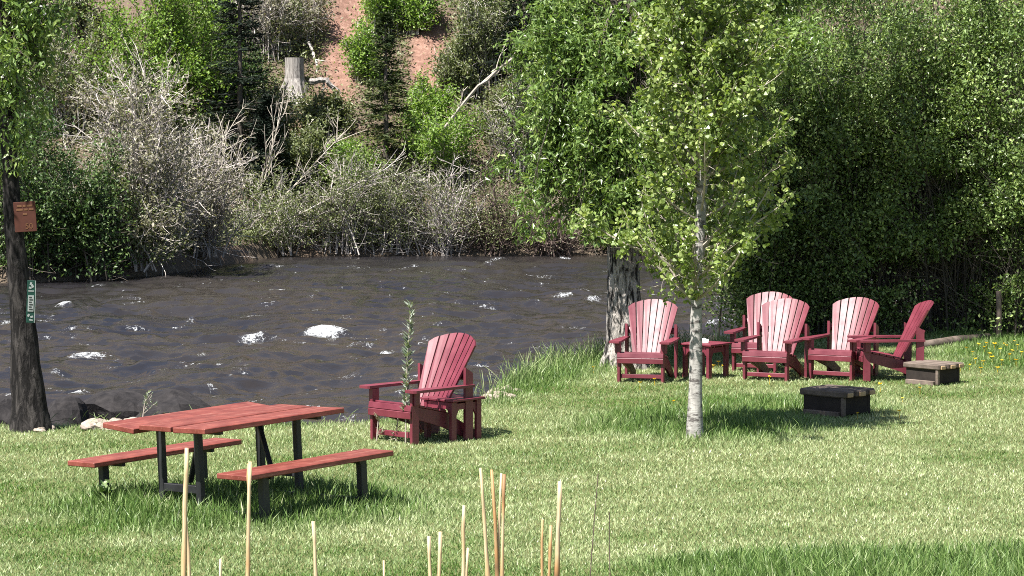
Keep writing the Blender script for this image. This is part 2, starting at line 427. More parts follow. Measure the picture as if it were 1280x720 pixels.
def river_z(x, y):
    rid = lambda n: 1 - np.abs(2 * n - 1) * 1.7
    big = fbm(x * 0.32, y * 0.4, 41, 2); mid = fbm(x * 0.8 + 2 * big, y * 1.1, 45, 3); sm = fbm(x * 2.0 + 2 * mid, y * 2.4, 47, 3)
    env = sstep(0.3, 5, far_edge(x) - y) * 0.8 + 0.2
    z = WATER + env * (0.16 * (rid(big) - 0.6) + 0.10 * (rid(mid) - 0.6) + 0.055 * (rid(sm) - 0.6))
    f = foam_raw(x, y)
    return z + 0.12 * np.clip(f, 0, 1) * (0.4 + fbm(x * 5, y * 4, 52, 3))
def foam_raw(x, y):
    out = np.zeros_like(x, float)
    for px, py, w, s in FOAM:
        cx, cy = P(px, py, WATER); hw = w / F * cy * 0.52
        out = np.maximum(out, s * np.exp(-(((x - cx) / hw) ** 2) ** 1.3 - ((y - cy - 0.25 * (x - cx)) / 0.5) ** 2))
        out = np.maximum(out, 0.5 * s * np.exp(-((x - cx - 1.2 * hw) / (2.4 * hw)) ** 2 - ((y - cy + 0.2 + 0.1 * (x - cx)) / 0.3) ** 2))
    return out
def foam_attr(x, y):
    w = fbm(x * 1.9, y * 1.7, 61, 4)
    bk = sstep(0.56, 0.80, w) * 0.55 * sstep(0, 3, far_edge(x) - y)
    return np.clip(np.maximum(foam_raw(x, y) * (0.65 + 0.6 * fbm(x * 3, y * 2, 63, 3)), bk), 0, 1)
wx = axis((-200, -16, 8), (-16, 15, 0.075), (15, 200, 8)); wy = axis((28, 33, 0.5), (33, 82, 0.11), (82, 90, 1))
g = grid(wx, wy, river_z, foam_attr, lambda x, y: fbm(x * 0.3, y * 0.2, 71, 3))
tag(g.build('river', M['water'], smooth=True), kind='structure')

# ------------------------------------------------------------------ grass
def lushness(x, y):
    """0 = pale mown lawn, 1 = long lush grass"""
    e = near_edge(x) - y
    edge = (1 - sstep(0.3, 2.4 + 0.8 * np.sin(x * 2), e)) * sstep(-0.6, 0.3, x) + 0.12 * (1 - sstep(0.0, 0.9, e)) * (1 - sstep(-0.6, 0.3, x))
    tx, ty = P(300, 640); dx, dy = x - tx, y - ty
    table = np.exp(-((dx / 1.45) ** 2 + ((dy - 0.3) / 1.3) ** 2) ** 1.6) * 1.35
    ax, ay = P(868, 540); asp = np.exp(-(((x - ax - 0.1) / 1.25) ** 2 + ((y - ay - 0.6) / 1.3) ** 2) ** 1.5)
    c = sstep(22.9, 22.2, y - 0.15 * (x - 1.3)) * sstep(0.6, 2.0, x)
    st = np.exp(-(((x - 3.4) / 1.0) ** 2 + ((y - 33.8) / .9) ** 2)) * 0.6
    right = 0.5 * sstep(5.2, 6.8, x) * sstep(36, 40, y)
    n = fbm(x * 1.1, y * 0.8, 81, 4)
    return np.clip(np.maximum.reduce([edge, table, asp * 0.9, c, st, right]) * (0.55 + 0.9 * n), 0, 1)
def pale(x, y):
    p = fbm(x * 0.55 + 4, y * 0.42, 91, 4); q = fbm(x * 2.2, y * 1.6, 95, 3)
    strip = 0.20 * np.sin((y - 0.22 * x + 0.5 * fbm(x * 0.4, y * 0.4, 98)) * 2 * math.pi / 1.5)
    bare = sstep(24.2, 23.4, y - 0.12 * x) * sstep(1.0, 2.5, x) * 0.35
    return np.clip(0.56 + 1.9 * (p - 0.5) + 0.8 * (q - 0.5) + strip + bare, 0, 1)

def blades(n, xr, yr, seed, tall=False):
    rg = RNG(seed)
    # density falls off with distance like the picture's own footprint
    y = yr[0] + (yr[1] - yr[0]) * rg.random(n) ** 1.12
    x = (rg.random(n) * 2 - 1) * (0.19 * y + 1.6)
    k = (y < near_edge(x) + np.where(x < -1.2, 0.05, 0.45))
    x, y = x[k], y[k]
    lu = lushness(x, y)
    return rg, x, y, lu
g = Geo()
rg, x, y, lu = blades(620000, (-8, 8), (20.6, 45.5), 1)
n = len(x); z = ground_z(x, y)
hgt = (0.016 + 0.022 * rg.random(n) + lu * (0.05 + 0.12 * rg.random(n)))
w = 0.0042 + 0.004 * rg.random(n); th = rg.random(n) * 2 * math.pi; ln = rg.normal(size=(n, 2)) * (0.55 - 0.15 * lu[:, None]) * hgt[:, None]
b0 = np.stack([x - w * np.cos(th), y - w * np.sin(th), z - 0.005], 1); b1 = np.stack([x + w * np.cos(th), y + w * np.sin(th), z - 0.005], 1)
tp = np.stack([x + ln[:, 0], y + ln[:, 1], z + hgt], 1)
pl = np.clip(pale(x, y) * (1 - 0.95 * lu) + rg.normal(size=n) * 0.12, 0, 1)
rn = np.clip(rg.random(n) * 0.8 + 0.2 * fbm(x * 3, y * 3, 7), 0, 1)
g.add(np.stack([b0, b1, tp], 1).reshape(-1, 3), np.arange(3 * n).reshape(n, 3), np.repeat(rn, 3), np.repeat(pl, 3))
# long blades where the mower does not reach
rg, x, y, lu = blades(260000, (-8, 8), (20.6, 45.5), 2)
e = near_edge(x) - y
k = lu > rg.random(len(x)) * 0.8 + 0.22; x, y, lu, e = x[k], y[k], lu[k], e[k]
n = len(x); z = ground_z(x, y)
bank = (1 - sstep(0.2, 1.6, e)) * sstep(-0.6, 0.2, x)
hgt = (0.09 + 0.13 * rg.random(n)) * (0.5 + 0.6 * lu) * np.where((x < -1) & (y > 29), 0.5, 1.0) * (1 + 0.9 * bank * rg.random(n))
w = 0.004 + 0.004 * rg.random(n); th = rg.random(n) * 2 * math.pi
ln = rg.normal(size=(n, 2)) * 0.33 * hgt[:, None]; c, s = np.cos(th) * w, np.sin(th) * w
V = np.stack([np.stack([x - c, y - s, z - 0.01], 1), np.stack([x + c, y + s, z - 0.01], 1),
              np.stack([x + ln[:, 0] * .35 + c * .8, y + ln[:, 1] * .35 + s * .8, z + hgt * .6], 1), np.stack([x + ln[:, 0] * .35 - c * .8, y + ln[:, 1] * .35 - s * .8, z + hgt * .6], 1),
              np.stack([x + ln[:, 0], y + ln[:, 1], z + hgt], 1)], 1).reshape(-1, 3)
i = np.arange(n)[:, None] * 5
rn = rg.random(n); pl = np.clip(0.06 + 0.5 * bank * rg.random(n) + 0.10 * rg.random(n) + 0.9 * (rg.random(n) < 0.05), 0, 1)
g.add(V, [i + np.array([[0, 1, 2, 3]]), i + np.array([[3, 2, 4]])], np.repeat(rn, 5), np.repeat(pl, 5))
# seed stalks along the river edge
rg = RNG(3); n = 420
x = rg.uniform(-0.5, 2.6, n); x = np.where(rg.random(n) < 0.25, rg.uniform(-6.4, -0.5, n), x); y = near_edge(x) - rg.uniform(-0.5, 0.5, n); z = ground_z(x, y)
hh = rg.uniform(0.16, 0.42, n) * np.where(x < -0.5, 0.5, 1); lx = rg.normal(size=n) * 0.10; ly = rg.normal(size=n) * 0.06
t = np.linspace(0, 1, 5)[None, :]
Pn = np.stack([x[:, None] + lx[:, None] * t ** 2, y[:, None] + ly[:, None] * t ** 2, z[:, None] + hh[:, None] * t], -1)
tubes(g, Pn, np.full((n, 5), 0.0028) * np.array([1, .9, .8, 1.4, .5]), 3, a=rg.random(n))
tag(g.build('grass', M['grass']), kind='stuff', label='pale mown lawn grass with longer green tufts and a rough river edge', cat='grass')

# ------------------------------------------------------------------ woody plants
def woody(name, label, cat, base, stems, stem_r, rg, n_twig, twig_len, n_leaf, leaf, leafmat, barkmat, group=None,
          t0=0.25, spread=1.0, up=0.35, out=0.6, twig_r=0.005, jit=0.05, round_=False, trunk=None, trunk_mat=None, droop=0.3, lt=0.15, sub=0, lup=0.6, zmin=None, bm=5, gap=0.0, keep=None):
    """thing > (trunk) branches, crown.  stems: (S,K,3) world polylines"""
    root = thing(name, base, label, cat, group)
    S, K, _ = stems.shape
    gb = Geo(); rr = np.linspace(1, 0.22, K)[None] * np.asarray(stem_r).reshape(-1, 1) * np.ones((S, 1))
    tubes(gb, stems, rr, bm, a=rg.random(S), cap=False)
    cen = np.asarray(base)[None]
    def twigs(par, cnt, length, r, tlo, jitr):
        T = len(par) * cnt; idx = np.repeat(np.arange(len(par)), cnt); t = tlo + (1 - tlo) * rg.random(T) ** 0.8
        p, tan = interp_poly(par, idx, t)
        o = p - cen; o[:, 2] = 0; o = unit(o + 1e-6)
        d = unit(tan * 0.7 + rg.normal(size=(T, 3)) * spread * 0.75 + o * out * 0.5 + np.array([0, 0, up]))
        L = length * rg.uniform(0.4, 1.15, T)[:, None] * (1.15 - 0.55 * t[:, None])
        tip = p + d * L; ctl = p + d * L * 0.5 + rg.normal(size=(T, 3)) * L * 0.14
        return arcs(rg, p, ctl, tip, 4, 0.0)
    tw = twigs(stems, n_twig, twig_len, twig_r, t0, 0)
    tubes(gb, tw, np.array([1, .8, .6, .35])[None] * twig_r * np.ones((len(tw), 1)), 3, a=rg.random(len(tw)), cap=False)
    src = tw
    if sub:
        t2 = twigs(tw, sub, twig_len * 0.5, twig_r * 0.6, 0.2, 0)
        tubes(gb, t2, np.array([1, .8, .6, .35])[None] * twig_r * 0.6 * np.ones((len(t2), 1)), 3, a=rg.random(len(t2)), cap=False)
        src = t2
    gb.build('branches', barkmat, root, shift=base)
    if trunk is not None:
        gt = Geo(); trunk(gt); gt.build('trunk', trunk_mat, root, smooth=True, shift=base)
    if n_leaf > 0:
        N = int(len(src) * n_leaf); idx = rg.integers(0, len(src), N)
        clump = rg.random(len(src))
        p, tan = interp_poly(src, idx, lt + (1 - lt) * rg.random(N))
        p = p + rg.normal(size=(N, 3)) * jit
        if zmin is not None: k = p[:, 2] > zmin; p, idx = p[k], idx[k]
        if keep is not None:
            k = keep(p); p, idx = p[k], idx[k]
        if gap:
            k = fbm(p[:, 0] * 2.1 + p[:, 1] * 1.3, p[:, 2] * 2.3 + p[:, 1] * 0.6, 77, 3) > gap; p, idx = p[k], idx[k]
        gl = Geo(); leaves(gl, p, leaf[0], leaf[1], rg, rnd=np.clip(0.6 * rg.random(len(p)) + 0.4 * clump[idx], 0, 1), round_=round_, droop=droop, up=lup)
        gl.build('crown', leafmat, root, shift=base)
    return root

def bush_stems(rg, base, h, r, S, lean=(0, 0, 0), K=7, jit=0.04, rise=0.7, foot=0.25, lo=0.55):
    b = np.asarray(base)[None] + np.stack([rg.normal(size=S) * r * foot, rg.normal(size=S) * r * foot * 0.7, np.zeros(S) - 0.1], 1)
    ph = rg.random(S) * 2 * math.pi; q = rg.random(S) ** 0.6
    tip = np.asarray(base)[None] + np.stack([np.cos(ph) * q * r, np.sin(ph) * q * r, h * rg.uniform(lo, 1.0, S) * np.sqrt(np.maximum(1 - 0.55 * q * q, 0.1))], 1) + np.asarray(lean)[None]
    ctl = b + (tip - b) * np.array([[0.28, 0.28, rise]])
    return arcs(rg, b, ctl, tip, K, jit * h * 0.12)

def hit(px, row, d0=60.0, d1=125.0):
    """forward distance at which the line of sight meets the far slope"""
    d = np.arange(d0, d1, 0.1); r_ = ray(px, row)
    k = np.nonzero(CAM_H + r_[2] * d / r_[1] < ground_z(r_[0] * d / r_[1], d))[0]
    return float(d[k[0]]) if len(k) else d1

def bush(name, label, px, foot, top, r, seed, leafmat, bark, S=22, n_twig=14, n_leaf=14, leaf=(0.10, 0.055), lean=(0, 0, 0), stem_r=0.022, twig_r=0.008, cat='shrub', group=None, ztop=None, tl=0.28, sub=0, t0=0.25, x=None, jit=0.09, lo=0.55, up=0.35, gap=0.0):
    """a shrub rooted where photo row foot meets the slope (or at distance foot when that is a float) with its top at photo row top"""
    rg = RNG(seed); dist = foot if isinstance(foot, float) else hit(px, foot)
    X0 = Q(px, 300, dist)[0] if x is None else x
    zb = float(ground_z(X0, dist)); h = Q(px, top, dist)[2] - zb
    base = (X0, dist, zb)
    st = bush_stems(rg, base, h, r, S, lean, lo=lo)
    return woody(name, label, cat, base, st, stem_r * rg.uniform(0.6, 1.2, S), rg, n_twig, tl * h, n_leaf, leaf, leafmat, bark, group, twig_r=twig_r, sub=sub, t0=t0, jit=jit, zmin=zb + 0.05, up=up, gap=gap)

G_far = 'shrubs along the far river bank'
# front row on the far bank
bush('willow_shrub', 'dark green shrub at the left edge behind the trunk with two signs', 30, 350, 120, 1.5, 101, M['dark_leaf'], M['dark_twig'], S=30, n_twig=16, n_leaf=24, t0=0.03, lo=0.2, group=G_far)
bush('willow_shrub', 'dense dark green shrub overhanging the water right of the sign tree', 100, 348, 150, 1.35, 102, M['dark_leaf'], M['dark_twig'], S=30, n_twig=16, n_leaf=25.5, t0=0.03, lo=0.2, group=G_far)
bush('willow_shrub', 'olive and grey shrub touching the water between dark green and bare bushes', 165, 338, 190, 1.2, 103, M['olive_leaf'], M['grey_twig'], S=26, n_twig=16, n_leaf=15, twig_r=0.009, t0=0.03, lo=0.2, group=G_far)
bush('bare_shrub', 'tall tangled grey shrub, mostly bare, below the bright green tree', 175, 318, 75, 1.7, 104, M['grey_leaf'], M['grey_twig'], S=44, n_twig=22, n_leaf=6, twig_r=0.012, stem_r=0.028, t0=0.03, lo=0.2, group=G_far, sub=2)
bush('bare_shrub', 'bare grey shrub with purplish twigs left of the leaning pale branches', 245, 317, 130, 1.35, 105, M['grey_leaf'], M['grey_twig'], S=40, n_twig=20, n_leaf=3, twig_r=0.012, stem_r=0.026, t0=0.03, lo=0.2, group=G_far, sub=2)
bush('willow_shrub', 'low olive shrub under the fan of leaning pale branches', 350, 316, 205, 1.5, 106, M['olive_leaf'], M['grey_twig'], S=30, n_twig=20, n_leaf=15, leaf=(0.075, 0.04), t0=0.03, lo=0.2, group=G_far, sub=1)
bush('willow_shrub', 'grey-green waterside shrub below the young conifer', 430, 316, 190, 1.35, 107, M['olive_leaf'], M['grey_twig'], S=34, n_twig=22, n_leaf=13.5, leaf=(0.07, 0.035), t0=0.03, lo=0.2, group=G_far, sub=1)
bush('willow_shrub', 'small-leaved olive shrub at the waterline in the middle of the far bank', 495, 316, 190, 1.2, 108, M['olive_leaf'], M['grey_twig'], S=34, n_twig=22, n_leaf=13.5, leaf=(0.07, 0.035), t0=0.03, lo=0.2, group=G_far, sub=1)
bush('bare_shrub', 'twiggy pale shrub with upright bare stems right of the middle of the far bank', 555, 316, 185, 1.1, 109, M['olive_leaf'], M['grey_twig'], S=34, n_twig=18, n_leaf=3.75, twig_r=0.011, leaf=(0.07, 0.035), t0=0.03, lo=0.2, group=G_far, sub=1)
bush('willow_shrub', 'brownish olive shrub under the end of the long fallen branch', 615, 316, 190, 1.2, 110, M['olive_leaf'], M['brown_twig'], S=34, n_twig=20, n_leaf=7.5, twig_r=0.010, leaf=(0.07, 0.035), t0=0.03, lo=0.2, group=G_far, sub=1)
bush('bare_shrub', 'brown bare shrub at the waterline left of the furrowed cottonwood trunk', 690, 317, 215, 1.35, 111, M['grey_leaf'], M['brown_twig'], S=40, n_twig=22, n_leaf=1.8, twig_r=0.011, leaf=(0.06, 0.03), t0=0.03, lo=0.2, group=G_far, sub=1)
bush('willow_shrub', 'far shrub glimpsed behind the furrowed cottonwood trunk', 770, 316, 180, 1.5, 112, M['olive_leaf'], M['brown_twig'], S=26, n_twig=18, n_leaf=15, t0=0.03, lo=0.2, group=G_far)
bush('willow_shrub', 'far shrub hidden mostly behind the young pale-barked tree', 860, 316, 170, 1.6, 113, M['olive_leaf'], M['brown_twig'], S=26, n_twig=18, n_leaf=15, t0=0.03, lo=0.2, group=G_far)
bush('willow_shrub', 'far green shrub right of the young pale-barked tree crown', 960, 316, 150, 1.8, 114, M['dark_leaf'], M['brown_twig'], S=26, n_twig=18, n_leaf=15, t0=0.03, lo=0.2, group=G_far)
# second row
bush('broadleaf_tree', 'lush bright green tree at the top left above the grey bushes', 200, 205, -75, 1.85, 121, M['bright_leaf'], M['dark_twig'], S=40, n_twig=22, n_leaf=22.4, leaf=(0.10, 0.065), cat='tree', t0=0.2, lo=0.5)
bush('willow_shrub', 'olive bush on the slope behind the top of the sign tree', 85, 170, 20, 1.5, 122, M['olive_leaf'], M['grey_twig'], S=26, n_twig=18, n_leaf=9.8, group=G_far)
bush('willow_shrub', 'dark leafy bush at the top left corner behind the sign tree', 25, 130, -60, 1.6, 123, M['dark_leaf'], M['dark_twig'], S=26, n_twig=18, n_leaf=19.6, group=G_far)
bush('bare_shrub', 'grey leafless bush at the top between the bright tree and the red soil', 335, 75, -40, 1.1, 124, M['grey_leaf'], M['grey_twig'], S=34, n_twig=20, n_leaf=2.8, twig_r=0.011, group=G_far, sub=1)
bush('willow_shrub', 'green bush below the grey stump on the far slope', 385, 235, 150, 1.2, 125, M['olive_leaf'], M['grey_twig'], S=24, n_twig=16, n_leaf=16.8, group=G_far)
bush('willow_shrub', 'fresh green bush right of the young conifer on the far slope', 555, 235, 115, 1.15, 126, M['bright_leaf'], M['pale_twig'], S=24, n_twig=16, n_leaf=16.8, leaf=(0.11, 0.05), group=G_far)
bush('willow_shrub', 'bright bush low on the slope under the young conifer', 450, 245, 170, 1.0, 127, M['bright_leaf'], M['grey_twig'], S=20, n_twig=14, n_leaf=12.6, group=G_far)
bush('willow_shrub', 'grey-green bush at the top right of the bare pink soil', 600, 120, -30, 1.2, 128, M['olive_leaf'], M['grey_twig'], S=28, n_twig=18, n_leaf=12.6, group=G_far)
bush('willow_shrub', 'twiggy bush behind the long fallen branch', 640, 220, 100, 1.2, 129, M['olive_leaf'], M['grey_twig'], S=28, n_twig=18, n_leaf=5.6, twig_r=0.01, group=G_far, sub=1)
bush('willow_shrub', 'green bush at the top between the two bare soil patches', 480, 50, -30, 0.7, 130, M['bright_leaf'], M['grey_twig'], S=22, n_twig=16, n_leaf=12.6, group=G_far)
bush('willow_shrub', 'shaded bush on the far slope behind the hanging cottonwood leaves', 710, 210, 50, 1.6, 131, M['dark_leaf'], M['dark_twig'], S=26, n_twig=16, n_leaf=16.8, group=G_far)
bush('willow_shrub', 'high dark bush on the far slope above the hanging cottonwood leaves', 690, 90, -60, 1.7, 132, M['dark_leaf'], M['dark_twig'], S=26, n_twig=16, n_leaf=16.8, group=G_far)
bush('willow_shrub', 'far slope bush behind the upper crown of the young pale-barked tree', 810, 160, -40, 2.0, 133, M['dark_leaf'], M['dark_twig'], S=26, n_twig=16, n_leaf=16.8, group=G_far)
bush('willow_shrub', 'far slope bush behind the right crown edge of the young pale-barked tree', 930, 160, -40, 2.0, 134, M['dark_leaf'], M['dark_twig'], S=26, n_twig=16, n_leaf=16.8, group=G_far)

for k, (px, foot, top, r, lm, bk_, nl, lab) in enumerate([
    (355, 66, -25, 0.8, 'olive_leaf', 'grey_twig', 5, 'grey-green bush above and left of the stump'), (300, 140, 40, 0.9, 'dark_leaf', 'dark_twig', 14, 'dark bush between the bright tree and the stump'),
    (518, 42, -35, 0.7, 'bright_leaf', 'grey_twig', 12, 'green bush at the top right above the second soil patch'), (575, 120, 40, 0.8, 'olive_leaf', 'grey_twig', 10, 'olive bush edging the right soil patch'),
    (335, 180, 105, 0.8, 'olive_leaf', 'grey_twig', 8, 'olive bush in front of the stump foot on its left'), (405, 168, 116, 0.8, 'olive_leaf', 'grey_twig', 12, 'olive bush just under the bleached log'),
    (385, 50, -40, 0.6, 'grey_leaf', 'grey_twig', 3, 'pale twiggy bush along the left rim of the red soil'), (62, 95, 12, 0.9, 'grey_leaf', 'grey_twig', 4, 'grey bush below the pale boulder'),
    (130, 110, 10, 0.9, 'olive_leaf', 'grey_twig', 10, 'olive bush left of the bright green tree'), (640, 180, 80, 0.9, 'olive_leaf', 'brown_twig', 9, 'olive bush where the long fallen branch ends'),
    (535, 165, 98, 0.7, 'bright_leaf', 'grey_twig', 12, 'green bush under the right soil patch'), (255, 215, 120, 0.9, 'olive_leaf', 'grey_twig', 7, 'olive bush under the right side of the bright tree'),
    (455, 100, 20, 0.45, 'bright_leaf', 'grey_twig', 9, 'yellow-green bush along the right rim of the red soil'), (620, 70, -30, 0.9, 'dark_leaf', 'dark_twig', 14, 'dark green bush at the top left of the hanging cottonwood leaves'),
    (280, 60, -40, 0.8, 'dark_leaf', 'dark_twig', 14, 'dark bush at the top right beside the bright green tree'), (740, 120, 10, 1.1, 'dark_leaf', 'dark_twig', 12, 'dark slope bush behind the cottonwood trunk'),
    (100, 48, -40, 0.8, 'olive_leaf', 'grey_twig', 9, 'olive bush at the top edge left of the bright green tree'), (20, 230, 110, 1.2, 'dark_leaf', 'dark_twig', 12, 'dark bush behind the sign tree trunk'), (230, 90, 0, 1.0, 'bright_leaf', 'dark_twig', 12, 'small bright bush behind the bright green tree')]):
    bush('willow_shrub' if nl > 4 else 'bare_shrub', lab, px, foot, top, r, 150 + k, M[lm], M[bk_], S=26, n_twig=18, n_leaf=nl * 1.3, t0=0.05, lo=0.25, twig_r=0.009, tl=0.34, group=G_far)

def conifer(name, label, px, foot, top, r, seed, mat, whorls=26, group='conifers on the far slope'):
    rg = RNG(seed); dist = hit(px, foot); X0 = Q(px, 200, dist)[0]; zb = float(ground_z(X0, dist)); h = Q(px, top, dist)[2] - zb
    base = (X0, dist, zb); root = thing(name, base, label, 'conifer', group)
    gt = Geo(); tubes(gt, np.array([[0, 0, -0.2], [0.02, 0, h * 0.5], [0, 0, h]]), np.array([0.10, 0.06, 0.01]), 7); gt.build('trunk', M['dark_twig'], root, smooth=True)
    gb = Geo(); gl = Geo(); n = whorls * 7
    t = rg.random(n) ** 0.9 * 0.97 + 0.02; ph = rg.random(n) * 2 * math.pi; L = r * (1.02 - t) * rg.uniform(0.7, 1.15, n) + 0.08
    b = np.stack([np.zeros(n), np.zeros(n), t * h], 1); d = np.stack([np.cos(ph), np.sin(ph), -0.15 + 0.35 * t], 1)
    tip = b + d * L[:, None]; ctl = b + d * L[:, None] * 0.5 + np.array([0, 0, -0.06])
    br = arcs(rg, b, ctl, tip, 5, 0.01); tubes(gb, br, np.array([1, .8, .6, .4, .2])[None] * 0.012 * np.ones((n, 1)), 3, cap=False); gb.build('branches', M['dark_twig'], root)
    N = n * 42; idx = rg.integers(0, n, N); p, tan = interp_poly(br, idx, 0.12 + 0.88 * rg.random(N) ** 0.8)
    side = np.cross(tan, np.array([0, 0, 1.0])) * rg.choice([-1, 1], N)[:, None]
    leaves(gl, p + rg.normal(size=(N, 3)) * 0.03, 0.15, 0.035, rg, L=tan * 0.6 + side * 0.8 + rg.normal(size=(N, 3)) * 0.25 + np.array([0, 0, -0.1]), rnd=np.clip(0.5 * rg.random(N) + 0.5 * (np.linalg.norm(p[:, :2], axis=1) / r) ** 1.0, 0, 1))
    gl.build('crown', mat, root); return root
conifer('young_spruce', 'young yellow-tipped conifer on the far slope below the pink soil', 482, 225, 15, 1.05, 201, M['needle'])
conifer('dark_conifer', 'nearly black conifer beside the bright green tree', 300, 230, -150, 1.25, 202, M['dark_needle'], 34)
conifer('dark_conifer', 'nearly black low conifer left of the grey stump', 335, 240, 120, 0.75, 203, M['dark_needle'], 26)
conifer('dark_conifer', 'dark conifer at the top edge above the hanging cottonwood leaves', 655, 120, -160, 1.4, 204, M['dark_needle'], 30)

# undergrowth over the far slope
rg = RNG(300); n = 230000
x = rg.uniform(-18, 22, n); y = far_edge(x) + 0.4 + rg.random(n) ** 1.2 * 16
k = (red_mask(x, y) < 0.35 + 0.7 * rg.random(n) ** 2.5) & (fbm(x * 0.9, y * 0.9, 305) > 0.27); x, y = x[k], y[k]
g = Geo(); hh = rg.random(len(x)) ** 1.5 * (0.2 + 0.5 * fbm(x * 0.8, y * 0.8, 309))
leaves(g, np.stack([x, y, ground_z(x, y) + hh], 1), 0.11, 0.05, rg, rnd=np.clip(0.6 * rg.random(len(x)) + 0.5 * fbm(x, y, 307) - 0.05, 0, 1))
tag(g.build('undergrowth', M['olive_leaf']), kind='stuff', label='low leafy undergrowth covering the far slope', cat='undergrowth')

# fallen and leaning dead wood on the far bank
def dead_branches(name, label, pts, r0, seed, n_side, side_len, mat, cat='dead branch', group=None, r1=0.3):
    """one limb through world points with side branches"""
    rg = RNG(seed); pts = np.array(pts, float); base = tuple(pts[0])
    o = thing(name, base, label, cat, group) if False else None
    g = Geo(); t = np.linspace(0, 1, 9); K = len(pts)
    poly = np.stack([np.interp(t, np.linspace(0, 1, K), pts[:, i]) for i in range(3)], 1) + rg.normal(size=(9, 3)) * r0 * 0.35
    tubes(g, poly, np.linspace(r0, r0 * r1, 9), 6, a=rg.random())
    if n_side:
        p, tan = interp_poly(poly[None], np.zeros(n_side, int), 0.2 + 0.8 * rg.random(n_side))
        d = unit(tan + rg.normal(size=(n_side, 3)) * 0.55 + np.array([0, 0, 0.15])); L = side_len * rg.uniform(0.4, 1.1, n_side)[:, None]
        br = arcs(rg, p, p + d * L * 0.5 + rg.normal(size=(n_side, 3)) * 0.08, p + d * L, 5, 0.01)
        tubes(g, br, np.array([1, .8, .65, .5, .3])[None] * r0 * 0.4 * np.ones((n_side, 1)), 4, a=rg.random(n_side), cap=False)
        n2 = n_side * 4; idx = rg.integers(0, n_side, n2); p, tan = interp_poly(br, idx, 0.25 + 0.75 * rg.random(n2))
        d = unit(tan + rg.normal(size=(n2, 3)) * 0.5); L = side_len * 0.4 * rg.uniform(0.4, 1.1, n2)[:, None]
        tubes(g, arcs(rg, p, p + d * L * 0.5, p + d * L, 4, 0.01), np.array([1, .8, .6, .4])[None] * r0 * 0.2 * np.ones((n2, 1)), 3, a=rg.random(n2), cap=False)
    ob = g.build(name, mat, shift=base); ob.location = base
    return tag(ob, label, cat, group)
G_dead = 'pale dead branches leaning over the far bank'
fan = [((272, 322), (400, 255), (495, 205), 'longest low pale branch leaning right from the waterline fan'), ((270, 322), (355, 245), (430, 165), 'pale branch of the waterline fan rising towards the stump'),
       ((305, 318), (340, 300), (372, 282), 'short thick pale limb lying just above the far waterline'), ((262, 318), (272, 240), (285, 150), 'steep pale branch standing straight up from the waterline fan'),
       ((258, 318), (230, 260), (150, 190), 'pale branch of the waterline fan leaning left into the grey bushes'), ((275, 320), (330, 225), (352, 135), 'steep pale branch left of the dark conifer gap'),
       ((268, 322), (380, 270), (450, 238), 'lowest drooping pale branch of the waterline fan')]
fan += [((300, 320), (375, 275), (440, 232), 'slender pale branch crossing the low olive shrub'), ((285, 320), (350, 250), (408, 190), 'slender pale branch of the fan pointing at the conifer'), ((262, 320), (240, 245), (215, 175), 'slender pale branch of the fan tilted left'), ((278, 320), (300, 240), (318, 160), 'slender pale branch of the fan below the dark conifer'), ((330, 312), (430, 262), (520, 222), 'long slender pale branch reaching right over the olive shrubs')]
for k, (a, b, c, lab) in enumerate(fan):
    d = 76.9 + 0.25 * k
    dead_branches('dead_branch', lab, [Q(*a, d), Q(*b, d - 0.5), Q(*c, d - 0.2)], 0.036, 400 + k, 16, 1.1, M['pale_twig'] if k % 2 else M['grey_twig'], group=G_dead)
dead_branches('dead_branch', 'long pale fallen branch slanting up to the hanging cottonwood leaves', [Q(540, 182, 79.6), Q(585, 122, 79.4), Q(612, 96, 79.3), Q(648, 68, 79)], 0.055, 420, 7, 0.9, M['pale_twig'], r1=0.6)
dead_branches('dead_branch', 'thin straight pale branch lying level left of the stump base', [Q(306, 134, 79), Q(335, 132, 79), Q(366, 126, 79.2)], 0.028, 421, 4, 0.4, M['pale_twig'])
dead_branches('dead_log', 'short bleached log lying right of the stump', [Q(388, 104, 82.2), Q(404, 100, 82.0), Q(418, 112, 81.9)], 0.10, 422, 3, 0.4, M['dead_wood'], cat='log', r1=0.7)
dead_branches('dead_branch', 'curved grey root hanging above the stump', [Q(385, 52, 84), Q(392, 70, 83.8), Q(398, 84, 83.6), Q(390, 98, 83.5)], 0.05, 423, 5, 0.6, M['grey_twig'])
dead_branches('dead_branch', 'brushy pale drift branch low at the waterline by the olive shrubs', [Q(300, 322, 77.2), Q(352, 310, 77.4), Q(400, 300, 77.6)], 0.035, 424, 12, 0.7, M['pale_twig'])

# grey stump on the slope
sd = hit(368, 112); sx, sy, sz = Q(368, 112, sd); zt = Q(368, 72, sd)[2]
root = thing('tree_stump', (sx, sy, sz), 'sawn grey tree stump standing on the far slope', 'stump')
g = Geo(); m = 20; V = []; hs = np.linspace(-0.5, 1, 8)
for t in hs:
    a = np.arange(m) * 2 * math.pi / m; fl = 0.27 + 0.16 * np.clip(0.45 - t, 0, 1) ** 1.4 * 2.2 * (0.6 + 0.7 * vnoise(a * 1.6, a * 0, 9)); fl = fl * (1 + 0.14 * (vnoise(a * 3.0, a * 0 + t * 0.4, 12) - 0.5))
    V.append(np.stack([np.cos(a) * fl, np.sin(a) * fl, np.full(m, t * (zt - sz))], 1))
V.append(V[-1] * np.array([0.02, 0.02, 1])); V = np.concatenate(V); i = np.arange(m); j = (i + 1) % m
g.add(V, np.concatenate([np.stack([k * m + i, k * m + j, (k + 1) * m + j, (k + 1) * m + i], 1) for k in range(8)])); g.build('trunk', M['dead_wood'], root)
g = Geo()
